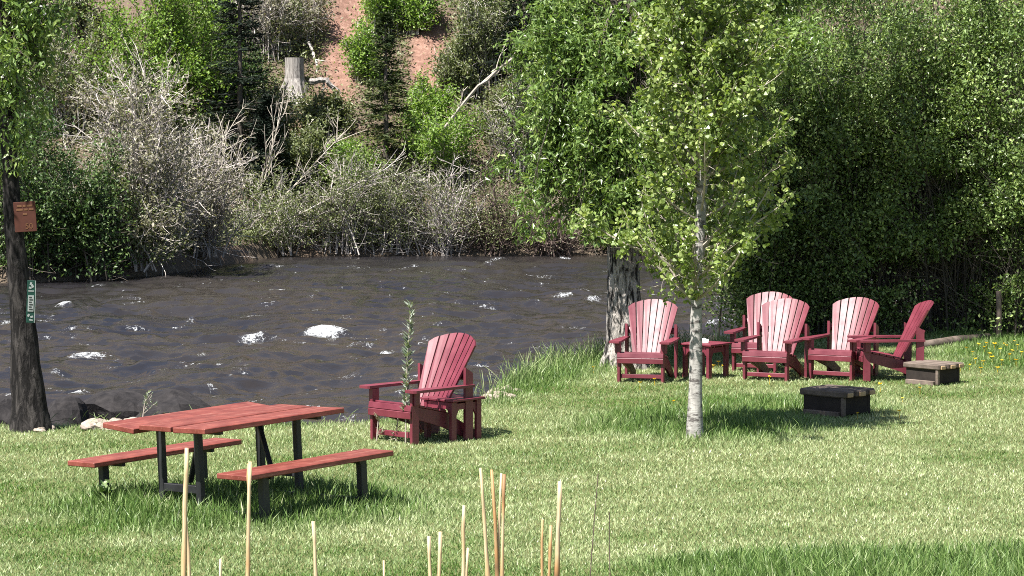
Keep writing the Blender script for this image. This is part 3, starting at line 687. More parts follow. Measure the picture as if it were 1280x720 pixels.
for a in (-2.4, -1.2, 0.4): tubes(g, np.array([[math.cos(a) * .25, math.sin(a) * .25, .25], [math.cos(a) * .5, math.sin(a) * .4, -.05], [math.cos(a) * .85, math.sin(a) * .6, -.4]]), np.array([.09, .06, .03]), 6)
g.build('roots', M['dead_wood'], root)
def rock(name, label, loc, size, seed, mat, group=None, cat='rock'):
    rg = RNG(seed); n1, n2 = 12, 18; V = []
    for i in range(n1 + 1):
        th = math.pi * i / n1
        for j in range(n2):
            ph = 2 * math.pi * j / n2; d = np.array([math.sin(th) * math.cos(ph), math.sin(th) * math.sin(ph), math.cos(th)])
            V.append(d)
    V = np.array(V); o = rg.random(3) * 9
    r = 1 + 0.7 * (fbm(V[:, 0] * 1.3 + o[0] + V[:, 2], V[:, 1] * 1.3 + o[1] - V[:, 2], seed, 3) - 0.5)
    for _ in range(7):
        nrm = unit(rg.normal(size=(1, 3)))[0]; c = 0.72 + 0.2 * rg.random(); dd = V @ nrm * r; r = np.where(dd > c, r * c / np.maximum(dd, 1e-6), r)
    V = V * r[:, None] * np.asarray(size); g = Geo()
    F_ = [[i * n2 + j, i * n2 + (j + 1) % n2, (i + 1) * n2 + (j + 1) % n2, (i + 1) * n2 + j] for i in range(n1) for j in range(n2)]
    g.add(V, np.array(F_)); o_ = g.build(name, mat, smooth=False, recalc=True); o_.location = loc; o_.rotation_euler = (0, 0, rg.random() * 6)
    return tag(o_, label, cat, group)
rock('boulder', 'pale grey boulder high on the slope at the top left', Q(55, 25, hit(55, 40)), (0.5, 0.4, 0.42), 500, M['grey_rock'], cat='boulder')
dead_branches('bare_tree', 'thin grey standing trunk at the top above the right soil patch', [Q(541, 40, 87), Q(542, 0, 87), Q(544, -60, 87)], 0.10, 430, 0, 0, M['grey_twig'], cat='tree trunk')

# ------------------------------------------------------------------ shrubs at the right of the lawn
G_r = 'tall shrubs closing off the lawn on the right'
RS = [(965, 43.6, 40, 1.15, 'deeply shaded shrub behind the pair of overlapping red chairs'), (1030, 43.6, -10, 1.1, 'shaded shrub directly behind the third red chair from the right'),
      (1095, 43.4, -60, 1.15, 'tall shrub behind the red chair seen from its side'), (1165, 43.2, -80, 1.1, 'tall shrub right of the side-on red chair'),
      (1225, 43.0, -90, 1.0, 'small-leaved shrub with the grey post at its foot'), (1290, 42.4, -90, 1.0, 'shrub at the right edge above the dandelions'),
      (1010, 46.5, -120, 1.5, 'tall back-row shrub above the overlapping red chairs'), (1110, 46.5, -150, 1.6, 'tallest back-row shrub above the side-on red chair'), (1220, 46.3, -150, 1.6, 'back-row shrub at the top right corner'), (1350, 45.5, -140, 1.5, 'back-row shrub reaching in from beyond the right edge')]
for k, (px, d, top, r, lab) in enumerate(RS):
    bush('dense_shrub', lab, px, d, top, r, 600 + k, M['hedge_leaf'], M['dark_twig'], S=40, n_twig=24, n_leaf=50, leaf=(0.062, 0.036), stem_r=0.016, twig_r=0.005, group=G_r, tl=0.2, t0=0.02, jit=0.09, lo=0.25, gap=0.40)
rg = RNG(640)
for k, (px, py, d, hpx, lab) in enumerate([(1248, 422, 42.0, 60, 'weathered grey post standing at the foot of the right-hand shrubs')]):
    X0, Y0, _ = Q(px, py, d); zb = float(ground_z(X0, Y0)); g = Geo(); h = hpx / F * d
    tubes(g, np.array([[0, 0, -0.1], [0.01, 0, h * .5], [-0.01, 0, h]]), np.array([0.045, 0.042, 0.036]), 8)
    o = g.build('wooden_post', M['old_wood'], smooth=True); o.location = (X0, Y0, zb); tag(o, lab, 'post')
pa = P(1150, 441); pb = P(1236, 432); g = Geo()
za = float(ground_z(*pa)); zb_ = float(ground_z(*pb))
tubes(g, np.array([[pa[0], pa[1], za + .04], [(pa[0] + pb[0]) / 2, (pa[1] + pb[1]) / 2, (za + zb_) / 2 + .05], [pb[0], pb[1], zb_ + .04]]), np.array([.07, .075, .06]), 8)
tag(g.build('garden_log', M['old_wood'], smooth=True), 'grey log lying along the foot of the right-hand shrubs', 'log')

# ------------------------------------------------------------------ trees on the near bank
def trunk_poly(g, pts, rad, m=18, rough=0.12, seed=1, n=26):
    pts = np.array(pts, float); t = np.linspace(0, 1, n); s = np.linspace(0, 1, len(pts))
    poly = np.stack([np.interp(t, s, pts[:, i]) for i in range(3)], 1); r = np.interp(t, s, rad)
    g0 = Geo(); tubes(g0, poly, r, m, cap=False); V = g0.v[0].reshape(n, m, 3)
    a = np.arange(m)[None] * 1.0; k = np.arange(n)[:, None] * 1.0
    d = (vnoise(a * 0.9 + 0 * k, k * 0.22 + 0 * a, seed) - 0.5) * 2 * rough + (vnoise(a * 1.7 + 0 * k, k * 0.6 + 0 * a, seed + 5) - 0.5) * rough
    V = poly[:, None] + (V - poly[:, None]) * (1 + d[..., None])
    g.add(V.reshape(-1, 3), g0.f[0])
    return poly

# young pale-barked aspen
ax, ay = P(868, 547); az = float(ground_z(ax, ay)); rg = RNG(700); H = 5.0
apts = np.array([[ax, ay, az - 0.1], [ax + 0.01, ay, az + 0.5], [ax + 0.015, ay, az + 1.5], [ax + 0.06, ay, az + 2.4], [ax + 0.10, ay, az + 3.4], [ax + 0.07, ay, az + H]])
arad = [0.10, 0.072, 0.063, 0.055, 0.035, 0.006]
tp = np.stack([np.interp(np.linspace(0, 1, 40), [0, .1, .28, .44, .61, 1], apts[:, i]) for i in range(3)], 1)
S = 112; t = 0.25 + 0.72 * rg.random(S); b, _ = interp_poly(tp[None], np.zeros(S, int), t); ph = rg.random(S) * 2 * math.pi
L = (1.5 - 1.2 * (t - 0.25)) * rg.uniform(0.55, 1.1, S); el = np.radians(rg.uniform(25, 66, S) )
tip = b + np.stack([np.cos(ph) * np.cos(el) * L, np.sin(ph) * np.cos(el) * L, np.sin(el) * L - 0.12 * (t < .4)], 1)
ctl = b + (tip - b) * np.array([[0.6, 0.6, 0.35]])
st = arcs(rg, b, ctl, tip, 7, 0.012)
woody('aspen_tree', 'young pale-barked tree standing alone in the lawn', 'tree', (ax, ay, az), st, 0.017 * (1.35 - t), rg, 11, 0.42, 16, (0.051, 0.047), M['aspen_leaf'], M['pale_twig'],
      t0=0.12, twig_r=0.0035, jit=0.035, round_=True, trunk=lambda g: trunk_poly(g, apts, arad, 14, 0.05, 3, 40), trunk_mat=M['aspen_bark'], droop=0.8, spread=0.9, up=0.2, lup=0.25,
      keep=lambda p: ~((np.abs(p[:, 0] - ax - 0.03 * (p[:, 2] - 0.5)) < 0.10) & (p[:, 1] < ay) & (p[:, 2] > az + 1.6) & (p[:, 2] < az + 3.1) & (RNG(5).random(len(p)) < 0.85)))

# old cottonwood behind the leftmost lawn chair of the row
cx, cy = P(780, 459); cz = float(ground_z(cx, cy)); rg = RNG(710)
cpts = np.array([[cx, cy, cz - 0.2], [cx, cy, cz + 0.35], [cx - 0.02, cy, cz + 1.5], [cx + 0.05, cy + 0.1, cz + 3.2], [cx + 0.3, cy + 0.5, cz + 5.2]])
crad = [0.40, 0.25, 0.20, 0.18, 0.13]
limbs = []
def limb(rg, a, c, tip, n=1): limbs.append(arcs(rg, np.array([a], float), np.array([c], float), np.array([tip], float), 8, 0.02))
# upper crown limbs (above the frame) and low hanging limbs to the left
for k in range(64):
    ph = rg.random() * 2 * math.pi; q = rg.random() ** 0.5; zt_ = rg.uniform(4.8, 9.6)
    tip = np.array([cx + 1.15 + math.cos(ph) * q * 2.5, cy + 1.7 + math.sin(ph) * q * 2.3, zt_]); a = np.array([cx + 0.15, cy + 0.3, cz + rg.uniform(3.0, 5.0)])
    limb(rg, a, a + (tip - a) * np.array([0.35, 0.35, 0.6]), tip)
for k in range(44):
    tip = np.array([rg.uniform(cx - 0.2, cx + 3.7), rg.uniform(cy + 0.2, cy + 3.2), rg.uniform(5.0, 8.2)]); a = np.array([cx + 0.15, cy + 0.3, cz + rg.uniform(3.0, 5.0)])
    limb(rg, a, a + (tip - a) * np.array([0.35, 0.35, 0.7]) + np.array([0, 0, 0.5]), tip)
LOW = [(655, 255, -0.6), (670, 170, -0.2), (690, 120, -0.5), (700, 215, 0.3), (720, 250, -0.7), (735, 140, -0.8), (745, 200, 0.2), (760, 270, -0.3), (790, 230, -0.6), (800, 130, 0.2), (690, 40, -0.3), (720, 10, 0.4), (770, 60, -0.5),
       (680, 290, 0.1), (830, 290, 0.1), (850, 60, -0.4), (1010, 60, -0.8), (1040, 95, -0.6), (990, 30, -0.4), (930, 100, 0.3), (900, 40, 0.5), (960, 190, 0.6), (760, 320, .0), (815, 330, .1), (905, 300, .5), (710, 70, .6), (660, 60, .8), (640, 215, 0.0), (950, 330, 0.7), (930, 280, .6), (880, 330, .6)]
rq = RNG(711)
for k in range(34):
    LOW.append((rq.uniform(660, 960), rq.uniform(20, 315), rq.uniform(-0.3, 0.9)))
for k in range(22):
    LOW.append((rq.uniform(715, 815), rq.uniform(170, 325), rq.uniform(-0.9, -0.3)))
for px, py, dy in LOW:
    tip = np.array(Q(px, py, cy + dy)); a = np.array([cx + 0.05, cy + 0.15, cz + rg.uniform(3.0, 4.6)])
    limb(rg, a, a + (tip - a) * np.array([0.55, 0.55, 0.0]) + np.array([0, 0, 0.9]), tip)
st = np.concatenate(limbs); S = len(st)
woody('cottonwood_tree', 'old cottonwood with thick furrowed trunk behind the leftmost red chair of the row', 'tree', (cx, cy, cz), st, np.concatenate([np.full(108, 0.045), np.full(S - 108, 0.020)]), rg, 46, 0.75, 25, (0.088, 0.034), M['cotton_leaf'], M['dark_twig'],
      t0=0.38, twig_r=0.004, jit=0.05, trunk=lambda g: trunk_poly(g, cpts, crad, 22, 0.16, 7, 34), trunk_mat=M['cotton_bark'], droop=0.9, spread=1.0, up=-0.25, lup=0.3, zmin=1.7, gap=0.36)

# sign tree at the left edge
lx, ly = P(40, 538); lz = float(ground_z(lx, ly)); rg = RNG(720)
lpts = np.array([[lx, ly, lz - 0.2], [lx - 0.02, ly, lz + 0.25], [lx - 0.09, ly, lz + 1.2], [lx - 0.16, ly, lz + 2.1], [lx - 0.22, ly, lz + 3.2], [lx - 0.25, ly + 0.1, lz + 5.5]])
lrad = [0.28, 0.19, 0.135, 0.10, 0.085, 0.06]
limbs = []
for k in range(18):
    ph = rg.random() * 2 * math.pi; q = rg.random() ** 0.5
    tip = np.array([lx - 0.9 + math.cos(ph) * q * 1.3, ly - 0.2 + math.sin(ph) * q * 1.6, rg.uniform(4.6, 8.0)]); a = np.array([lx - 0.23, ly, lz + rg.uniform(3.4, 5.4)])
    limb(rg, a, a + (tip - a) * np.array([0.35, 0.35, 0.6]), tip)
for px, py, dy in [(5, 60, -.4), (20, 120, -.2), (30, 30, -.3), (50, 70, 0), (10, 180, .1), (45, 140, .2), (-20, 100, 0), (25, 205, -.1), (60, 20, -.2), (0, 20, .2), (-30, 200, .3), (12, 225, .1)]:
    tip = np.array(Q(px, py, ly + dy)); a = np.array([lx - 0.23, ly, lz + rg.uniform(3.6, 4.8)])
    limb(rg, a, a + (tip - a) * np.array([0.55, 0.55, 0.0]) + np.array([0, 0, 0.5]), tip)
st = np.concatenate(limbs); S = len(st)
woody('cottonwood_tree', 'dark-trunked tree at the left edge carrying two signs', 'tree', (lx, ly, lz), st, np.concatenate([np.full(18, 0.035), np.full(S - 18, 0.014)]), rg, 30, 0.6, 13, (0.085, 0.032), M['cotton_leaf'], M['dark_twig'],
      t0=0.35, twig_r=0.004, jit=0.045, trunk=lambda g: trunk_poly(g, lpts, lrad, 20, 0.14, 17, 34), trunk_mat=M['left_bark'], droop=0.9, spread=1.0, up=-0.2, lup=0.3)

# ------------------------------------------------------------------ signs on the left tree
def flat_mat(name, c, rough=0.5):
    t = NT(name); n = t.noise(t.coord((6, 6, 6)), 3, 4)
    return t.done(t.bsdf(t.ramp(n, [(0.3, tuple(v * 0.75 for v in c)), (0.7, c)]), rough, 0.4))
M['sign_brown_shaded'] = flat_mat('shaded_brown_sign_paint', (0.075, 0.022, 0.013), 0.85); M['sign_tan'] = flat_mat('tan_lettering', (0.16, 0.075, 0.035))  # sign brown is darkened: the crown's shade is put into its colour
M['sign_green'] = flat_mat('green_sign_paint', (0.008, 0.05, 0.036)); M['sign_white'] = flat_mat('white_sign_panel', (0.30, 0.33, 0.32)); M['ink'] = flat_mat('dark_ink', (0.03, 0.035, 0.035))
def text_mesh(name, body, size, mat, parent, loc):
    cu = bpy.data.curves.new(name, 'FONT'); cu.body = body; cu.size = size; cu.extrude = 0.0015; cu.align_x = 'CENTER'; cu.align_y = 'CENTER'
    tmp = bpy.data.objects.new('tmp', cu); COL.objects.link(tmp); dg = bpy.context.evaluated_depsgraph_get()
    me = bpy.data.meshes.new_from_object(tmp.evaluated_get(dg)); bpy.data.objects.remove(tmp); bpy.data.curves.remove(cu)
    me.name = name; me.materials.clear(); me.materials.append(mat); o = bpy.data.objects.new(name, me); COL.objects.link(o); o.parent = parent; o.location = loc; o.rotation_euler = (math.pi / 2, 0, 0); return o
yb = ly - 0.19
p = Q(31.5, 271, yb); root = thing('tree_sign', p, 'small brown sign nailed high on the left tree trunk', 'sign'); root.rotation_euler = (0, math.radians(-3), math.radians(8))
g = Geo(); box(g, (0, 0, 0), (0.235, 0.014, 0.325)); g.build('panel', M['sign_brown_shaded'], root, recalc=True)
g = Geo()
for k, (z_, ws) in enumerate([(0.118, (.05, .03, .06)), (0.078, (.07, .04, .05, )), (0.03, (.045,))]):
    xx = -sum(ws) / 2 - 0.01 * (len(ws) - 1) / 2
    for w_ in ws: box(g, (xx + w_ / 2, -0.0085, z_), (w_, 0.003, 0.020), b=0.001); xx += w_ + 0.012
g.build('lettering', M['sign_tan'], root, recalc=True)
text_mesh('lettering', '50', 0.085, M['sign_tan'], root, (0.035, -0.0085, -0.105))
p = Q(38.5, 377, ly - 0.17); root = thing('tree_sign', p, 'narrow green sign with a white panel lower on the left tree trunk', 'sign'); root.rotation_euler = (0, math.radians(2.5), math.radians(12))
g = Geo(); box(g, (0, 0, 0), (0.088, 0.012, 0.46)); g.build('panel', M['sign_green'], root, recalc=True)
g = Geo(); box(g, (0, -0.0085, -0.02), (0.062, 0.005, 0.175), b=0.001); wp = g.build('white_panel', M['sign_white'], root, recalc=True)
g = Geo()
for k in range(6): box(g, (-0.006 + 0.008 * (k % 2), -0.0125, 0.048 - 0.026 * k), (0.030 + 0.008 * ((k * 3) % 2), 0.003, 0.011), b=0.0008)
g.build('lettering', M['ink'], wp, recalc=True)
for (dx, dz, w_, h_, a) in ((-0.005, 0.195, .02, .03, .3), (0.012, 0.17, .024, .035, -.5), (-0.012, 0.15, .03, .02, .2), (0.0, 0.115, .06, .012, 0), (-0.02, -0.15, .022, .03, .4), (0.015, -0.165, .03, .02, -.3), (0.008, -0.2, .04, .014, .1)):
    g = Geo(); box(g, (dx, -0.0078, dz), (w_, 0.003, h_), rot(0, a, 0), 0.001); g.build('emblem_mark', M['sign_white'], root, recalc=True)
g = Geo(); tubes(g, np.array([[0.045, -0.008, 0.23], [0.048, -0.012, 0.0], [0.045, -0.008, -0.23]]), np.full(3, 0.004), 5); g.build('edge_strip', M['sign_white'], root)

# ------------------------------------------------------------------ lawn chairs
def make_chair(loc, rz, label, group):
    root = thing('adirondack_chair', loc, label, 'chair', group, rz); cm = M['chair']
    def part(name, fn):
        g = Geo(); fn(g); return g.build(name, cm, root, recalc=True)
    for s in (-1, 1):
        part('front_leg', lambda g: (box(g, (s * 0.292, -0.375, 0.26), (0.036, 0.095, 0.52)), box(g, (s * 0.328, -0.375, 0.455), (0.034, 0.06, 0.13))))
        part('rear_post', lambda g: prism(g, [(0.27, 0.0), (0.375, 0.0), (0.375, 0.665), (0.275, 0.725)], lambda u, v, w: (s * (0.318 + w), u, v), 0.034))
        part('side_rail', lambda g: prism(g, [(-0.42, 0.275), (-0.425, 0.355), (-0.36, 0.372), (0.10, 0.275), (0.48, 0.075), (0.47, 0.0), (0.36, 0.0), (0.05, 0.135)], lambda u, v, w: (s * (0.240 + w), u, v), 0.033))
        part('armrest', lambda g: prism(g, [(s * 0.262, -0.465), (s * 0.275, -0.485), (s * 0.395, -0.485), (s * 0.415, -0.46), (s * 0.41, -0.05), (s * 0.372, 0.385), (s * 0.305, 0.385), (s * 0.29, 0.05)], lambda u, v, w: (u, v, 0.522 + w), 0.027))
    def seat(g):
        # five slats following the dropping rails, the first two wrapped over the front
        prof = [(-0.438, 0.30, 1.45), (-0.415, 0.362, 0.75), (-0.335, 0.387, 0.02)]
        box(g, (0, -0.441, 0.292), (0.62, 0.022, 0.070), rot(0.05, 0, 0)); box(g, (0, -0.432, 0.360), (0.62, 0.022, 0.062), rot(-0.18, 0, 0))
        for k in range(5):
            y_ = -0.345 + 0.095 * k; box(g, (0, y_, 0.386 - 0.212 * (y_ + 0.345)), (0.555, 0.086, 0.022), rot(-0.21, 0, 0))
    part('seat', seat)
    rec = math.radians(30); V0 = np.array([0, 0.10, 0.255]); VV = np.array([0, math.sin(rec), math.cos(rec)]); NN = np.array([0, -math.cos(rec), math.sin(rec)])
    def bk(u, v, w): return V0 + np.array([u, 0, 0]) + VV * v + NN * (0.62 * u * u - w)
    def back(g):
        n = 7
        for k in range(n):
            l0, l1 = -0.205 + 0.41 * k / n + 0.004, -0.205 + 0.41 * (k + 1) / n - 0.004
            u0, u1 = -0.345 + 0.69 * k / n + 0.0045, -0.345 + 0.69 * (k + 1) / n - 0.0045
            tv = lambda u: 0.905 - 1.15 * u * u - 4.0 * max(0, abs(u) - 0.27) ** 2
            um = (u0 + u1) / 2
            # each slat is a straight flat board
            a0, a1 = np.array(bk(l0, 0, 0)), np.array(bk(l1, 0, 0)); 
            prism(g, [(l0, 0.0), (l1, 0.0), (u1 - 0.004, tv(u1)), (um, tv(um)), (u0 + 0.004, tv(u0))],
                  lambda u, v, w, k=k: (lambda s_: bk(s_[0], v, w) + 0)((u,)), 0.022)
    part('backrest', back)
    def braces(z_, y_, wd, h_): part('back_brace', lambda g: box(g, (0, y_, z_), (wd, 0.034, h_), rot(-rec, 0, 0)))
    part('back_brace', lambda g: box(g, (0, 0.365, 0.63), (0.63, 0.034, 0.085), rot(-rec, 0, 0)))
    part('back_brace', lambda g: box(g, (0, 0.17, 0.235), (0.475, 0.03, 0.07), rot(-rec, 0, 0)))
    part('front_stretcher', lambda g: box(g, (0, -0.36, 0.085), (0.548, 0.03, 0.055)))
    return root
G_ch = 'burgundy lawn chairs facing left over the grass'
def at(px, py): x_, y_ = P(px, py); return x_, y_, float(ground_z(x_, y_))
def chair_at(px, py, yaw):
    """px,py = photo pixel of the middle between the front feet; yaw = degrees turned to the photo's left"""
    x_, y_ = P(px, py); a = -math.radians(yaw); dx, dy = 0.0, 0.375
    ox, oy = dx * math.cos(a) - dy * math.sin(a), dx * math.sin(a) + dy * math.cos(a)
    return (x_ + ox, y_ + oy, float(ground_z(x_ + ox, y_ + oy)) + 0.0), a
l, a = chair_at(495, 553, 45)
chair0 = make_chair(l, a, 'burgundy lawn chair nearest the picnic table, alone by the water', G_ch); chair0.scale = (1.06,) * 3
for (px, py, yaw, lab) in [(801, 478, 14, 'burgundy lawn chair in front of the thick cottonwood trunk'), (957, 476, 24, 'front burgundy chair of the overlapping pair'),
                           (943, 464.5, 20, 'back burgundy chair of the overlapping pair, mostly hidden'), (1039, 476, 30, 'burgundy lawn chair between the overlapping pair and the side-on chair'),
                           (1076, 476, 84, 'burgundy lawn chair seen from its side, rightmost of the row')]:
    l, a = chair_at(px, py, yaw); copy_thing(chair0, l, a, lab).scale = (0.97,) * 3

def make_side_table(loc, rz, label):
    root = thing('side_table', loc, label, 'side table', 'burgundy side tables beside the lawn chairs', rz); cm = M['chair']
    g = Geo()
    for k in range(4): box(g, (-0.186 + 0.124 * k, 0, 0.438), (0.118, 0.50, 0.026))
    g.build('tabletop', cm, root, recalc=True)
    for sx_ in (-1, 1):
        for sy_ in (-1, 1):
            g = Geo(); box(g, (sx_ * 0.185, sy_ * 0.195, 0.21), (0.042, 0.075, 0.42)); g.build('leg', cm, root, recalc=True)
        g = Geo(); prism(g, [(-0.15, 0.40), (-0.15, 0.27), (-0.11, 0.335), (0.11, 0.335), (0.15, 0.27), (0.15, 0.40)], lambda u, v, w: (sx_ * (0.172 + w), u, v), 0.022); g.build('apron', cm, root, recalc=True)
        g = Geo(); prism(g, [(-0.16, 0.415), (-0.16, 0.29), (-0.12, 0.345), (0.12, 0.345), (0.16, 0.29), (0.16, 0.415)], lambda u, v, w: (u, sx_ * (0.20 + w), v), 0.022); g.build('apron', cm, root, recalc=True)
    return root
x_, y_, z_ = at(566, 548); stab = make_side_table((x_, y_, z_), math.radians(-42), 'burgundy side table against the chair nearest the picnic table')
x_, y_, z_ = at(882, 471.5); copy_thing(stab, (x_, y_, z_), math.radians(-38), 'burgundy side table half hidden behind the young tree trunk')
g = Geo(); rg = RNG(800)
n = 9; uu, vv = np.meshgrid(np.linspace(-1, 1, n), np.linspace(-1, 1, n)); hz = 0.02 + 0.045 * rg.random((n, n)) * (1 - 0.5 * np.abs(uu))
top = np.stack([uu * 0.055, vv * 0.04, hz], -1).reshape(-1, 3); bot = top * np.array([0.9, 0.9, 0]); k = (np.arange(n - 1)[:, None] * n + np.arange(n - 1)).ravel()
g.add(np.concatenate([top, bot]), [np.stack([k, k + 1, k + n + 1, k + n], 1), np.stack([k, k + n, k + n + 1, k + 1], 1) + n * n] + [np.array([[i, i + st, n * n + i + st, n * n + i] for i in rng_]) for rng_, st in ((range(0, n - 1), 1), (range(n * (n - 1), n * n - 1), 1), (range(0, n * (n - 1), n), n), (range(n - 1, n * n - 1, n), n))])
o = g.build('crumpled_paper', M['white_bit'], recalc=True); o.location = (x_ - 0.02, y_ - 0.02, z_ + 0.452); tag(o, 'crumpled white paper lying on the half hidden side table', 'paper')

# ------------------------------------------------------------------ picnic table
th = math.radians(48); near = np.array(P(229, 643)); zt0 = float(ground_z(*near))
root = thing('picnic_table', (near[0], near[1], zt0), 'red-stained plank picnic table with attached benches on dark steel legs', 'picnic table')
from mathutils import Matrix
root.rotation_euler = (Matrix.Rotation(math.radians(-2.4), 3, 'Y') @ Matrix.Rotation(th - math.pi / 2, 3, 'Z')).to_euler()
# local axes: +y along the boards away from the camera, +x to the photo's right
FR = 1.18; Y0, Y1 = -0.28, 1.40
R1 = RNG(900)
for k, (xc, dz, tilt, y0, y1) in enumerate([(-0.442, -0.014, math.radians(-5), Y0 - 0.04, Y1 + 0.02), (0.0, 0.0, 0.0, Y0, Y1), (0.442, 0.0, math.radians(1), Y0, Y1)]):
    g = Geo(); box(g, (0, 0, 0), (0.412, y1 - y0, 0.048), rot(0, -tilt, 0), 0.006); o = g.build('tabletop_board', M['table_red'], root, recalc=True); o.location = (xc, (y0 + y1) / 2, 0.792 + dz)
for s in (-1, 1):
    g = Geo(); box(g, (0, 0, 0), (0.37, 1.78, 0.046), rot(0, 0, 0), 0.006); o = g.build('bench_seat', M['table_red'], root, recalc=True); o.location = (s * 0.99, (Y0 + Y1) / 2 + 0.02, 0.428)
for yy, sg in ((0.0, 1), (FR, -1)):
    for s in (-1, 1):
        g = Geo(); box(g, (s * 0.245, yy, 0.3835), (0.062, 0.062, 0.767), None, 0.006); g.build('table_leg', M['steel'], root, recalc=True)
        g = Geo(); box(g, (s * 1.05, yy, 0.202), (0.07, 0.075, 0.404), None, 0.006); g.build('bench_leg', M['steel'], root, recalc=True)
        g = Geo(); bar(g, (s * 0.83, yy + 0.055 * sg, 0.388), (s * 1.11, yy + 0.055 * sg, 0.388), 0.04, 0.032); bar(g, (s * 0.93, yy + 0.055 * sg, 0.38), (s * 0.278, yy + 0.055 * sg, 0.05), 0.03, 0.03) if False else None; g.build('bench_cleat', M['steel'], root, recalc=True)
    g = Geo(); box(g, (0, yy + 0.052 * sg, 0.045), (2.08, 0.045, 0.05), None, 0.005); g.build('ground_rail', M['steel'], root, recalc=True)
    g = Geo(); box(g, (0, yy, 0.235), (0.426, 0.05, 0.07), None, 0.005); g.build('crossbar', M['steel'], root, recalc=True)
    g = Geo(); box(g, (0, yy - 0.002, 0.749), (1.1, 0.055, 0.034), None, 0.005); g.build('top_bearer', M['steel'], root, recalc=True)
    g = Geo(); bar(g, (sg * 0.22, yy + 0.045 * sg, 0.72), (-sg * 0.03, yy + 0.13 * sg, 0.27), 0.045, 0.03); g.build('brace', M['steel'], root, recalc=True)

# ------------------------------------------------------------------ low timber stools
def make_stool(loc, rz, label):
    root = thing('timber_stool', loc, label, 'stool', 'low weathered timber stools on the lawn', rz)
    for k, w_ in enumerate((0.19, 0.21, 0.20)):
        g = Geo(); box(g, (0, 0, 0), (w_ - 0.008, 0.66 + 0.03 * (k % 2), 0.075), rot(0, 0.02 * (k - 1), 0.012 * (k - 1)), 0.014)
        o = g.build('top_timber', M['old_wood'], root, recalc=True); o.location = (-0.205 + 0.205 * k, 0.01 * (k - 1), 0.265)
        g = Geo(); box(g, (-0.02 + 0.02 * k, -0.345 - 0.015 * (k % 2), -0.005), (w_ * 0.5, 0.02, 0.05), None, 0.008); e = g.build('end_grain', M['end_grain'], o, recalc=True)
    for s in (-1, 1):
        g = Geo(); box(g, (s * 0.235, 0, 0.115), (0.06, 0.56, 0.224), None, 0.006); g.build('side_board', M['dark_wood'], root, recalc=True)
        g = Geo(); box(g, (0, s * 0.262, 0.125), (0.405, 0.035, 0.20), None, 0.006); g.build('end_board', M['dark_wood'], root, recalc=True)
    g = Geo(); box(g, (-0.295, 0, 0.03), (0.05, 0.50, 0.07), None, 0.006); g.build('sill', M['old_wood'], root, recalc=True)
    g = Geo(); box(g, (-0.262, -0.285, 0.12), (0.05, 0.045, 0.215), None, 0.006); g.build('corner_post', M['old_wood'], root, recalc=True)
    return root
x_, y_, z_ = at(1046, 518); stool = make_stool((x_, y_, z_), math.radians(47), 'low weathered timber stool nearest the camera, right of the young tree')
x_, y_, z_ = at(1166, 481); copy_thing(stool, (x_, y_, z_), math.radians(44), 'low weathered timber stool in front of the side-on red chair').scale = (0.88,) * 3

# ------------------------------------------------------------------ weeds, stalks, flowers, stones
def weed(name, label, px, py, h, seed, nl, leaf, mat, twig, cat='weed', lean=0.05, bushy=0.0, t0=0.3, group=None):
    rg = RNG(seed); x_, y_ = P(px, py); z_ = float(ground_z(x_, y_)); root = thing(name, (x_, y_, z_), label, cat, group)
    stm = arcs(rg, np.array([[0, 0, -0.03]]), np.array([[0, 0, h * .5]]), np.array([[lean, 0, h]]), 9, 0.002); g = Geo(); tubes(g, stm, np.linspace(0.009, 0.003, 9)[None], 5)
    src = stm
    if bushy:
        n = 9; p, t_ = interp_poly(stm, np.zeros(n, int), 0.15 + 0.7 * rg.random(n)); d = unit(rg.normal(size=(n, 3)) + np.array([0, 0, 0.9])); tp_ = p + d * bushy * rg.uniform(.5, 1.1, n)[:, None]
        br = arcs(rg, p, (p + tp_) / 2, tp_, 9, 0.004); tubes(g, br, np.linspace(0.004, 0.002, 9)[None] * np.ones((n, 1)), 4, cap=False); src = np.concatenate([stm, br])
    g.build('stem', twig, root)
    N = nl; idx = rg.integers(0, len(src), N); p, t_ = interp_poly(src, idx, t0 + (1 - t0) * rg.random(N))
    ph = rg.random(N) * 6.283; L = np.stack([np.cos(ph), np.sin(ph), 0.7 + 0.3 * rg.random(N)], 1)
    g = Geo(); leaves(g, p, leaf[0], leaf[1], rg, L=L); g.build('leaves', mat, root); return root
weed('tall_weed', 'tall single-stemmed weed with grey-green leaves before the nearest chair', 507, 556, 1.47, 820, 230, (0.085, 0.022), M['weed_leaf'], M['pale_twig'], lean=0.06, t0=0.22)
weed('bank_weed', 'small pale weed sprouting by the stones left of the picnic table', 178, 533, 0.34, 821, 70, (0.05, 0.016), M['weed_leaf'], M['pale_twig'], bushy=0.2)
weed('leafy_weed', 'dark leafy weed under the left bench leg', 131, 640, 0.26, 822, 60, (0.07, 0.045), M['dark_leaf'], M['dark_twig'], bushy=0.12)
for k, (px, py, h, lab) in enumerate([(471, 552, 0.36, 'withered brown weed at the left front leg of the nearest chair'), (495, 553, 0.33, 'withered brown weed under the seat of the nearest chair'), (514, 553, 0.42, 'withered brown weed left of the nearest side table')]):
    weed('dry_weed', lab, px, py, h, 830 + k, 34, (0.05, 0.014), M['grey_leaf'], M['pale_twig'], bushy=0.1, group='withered weeds at the nearest chair')

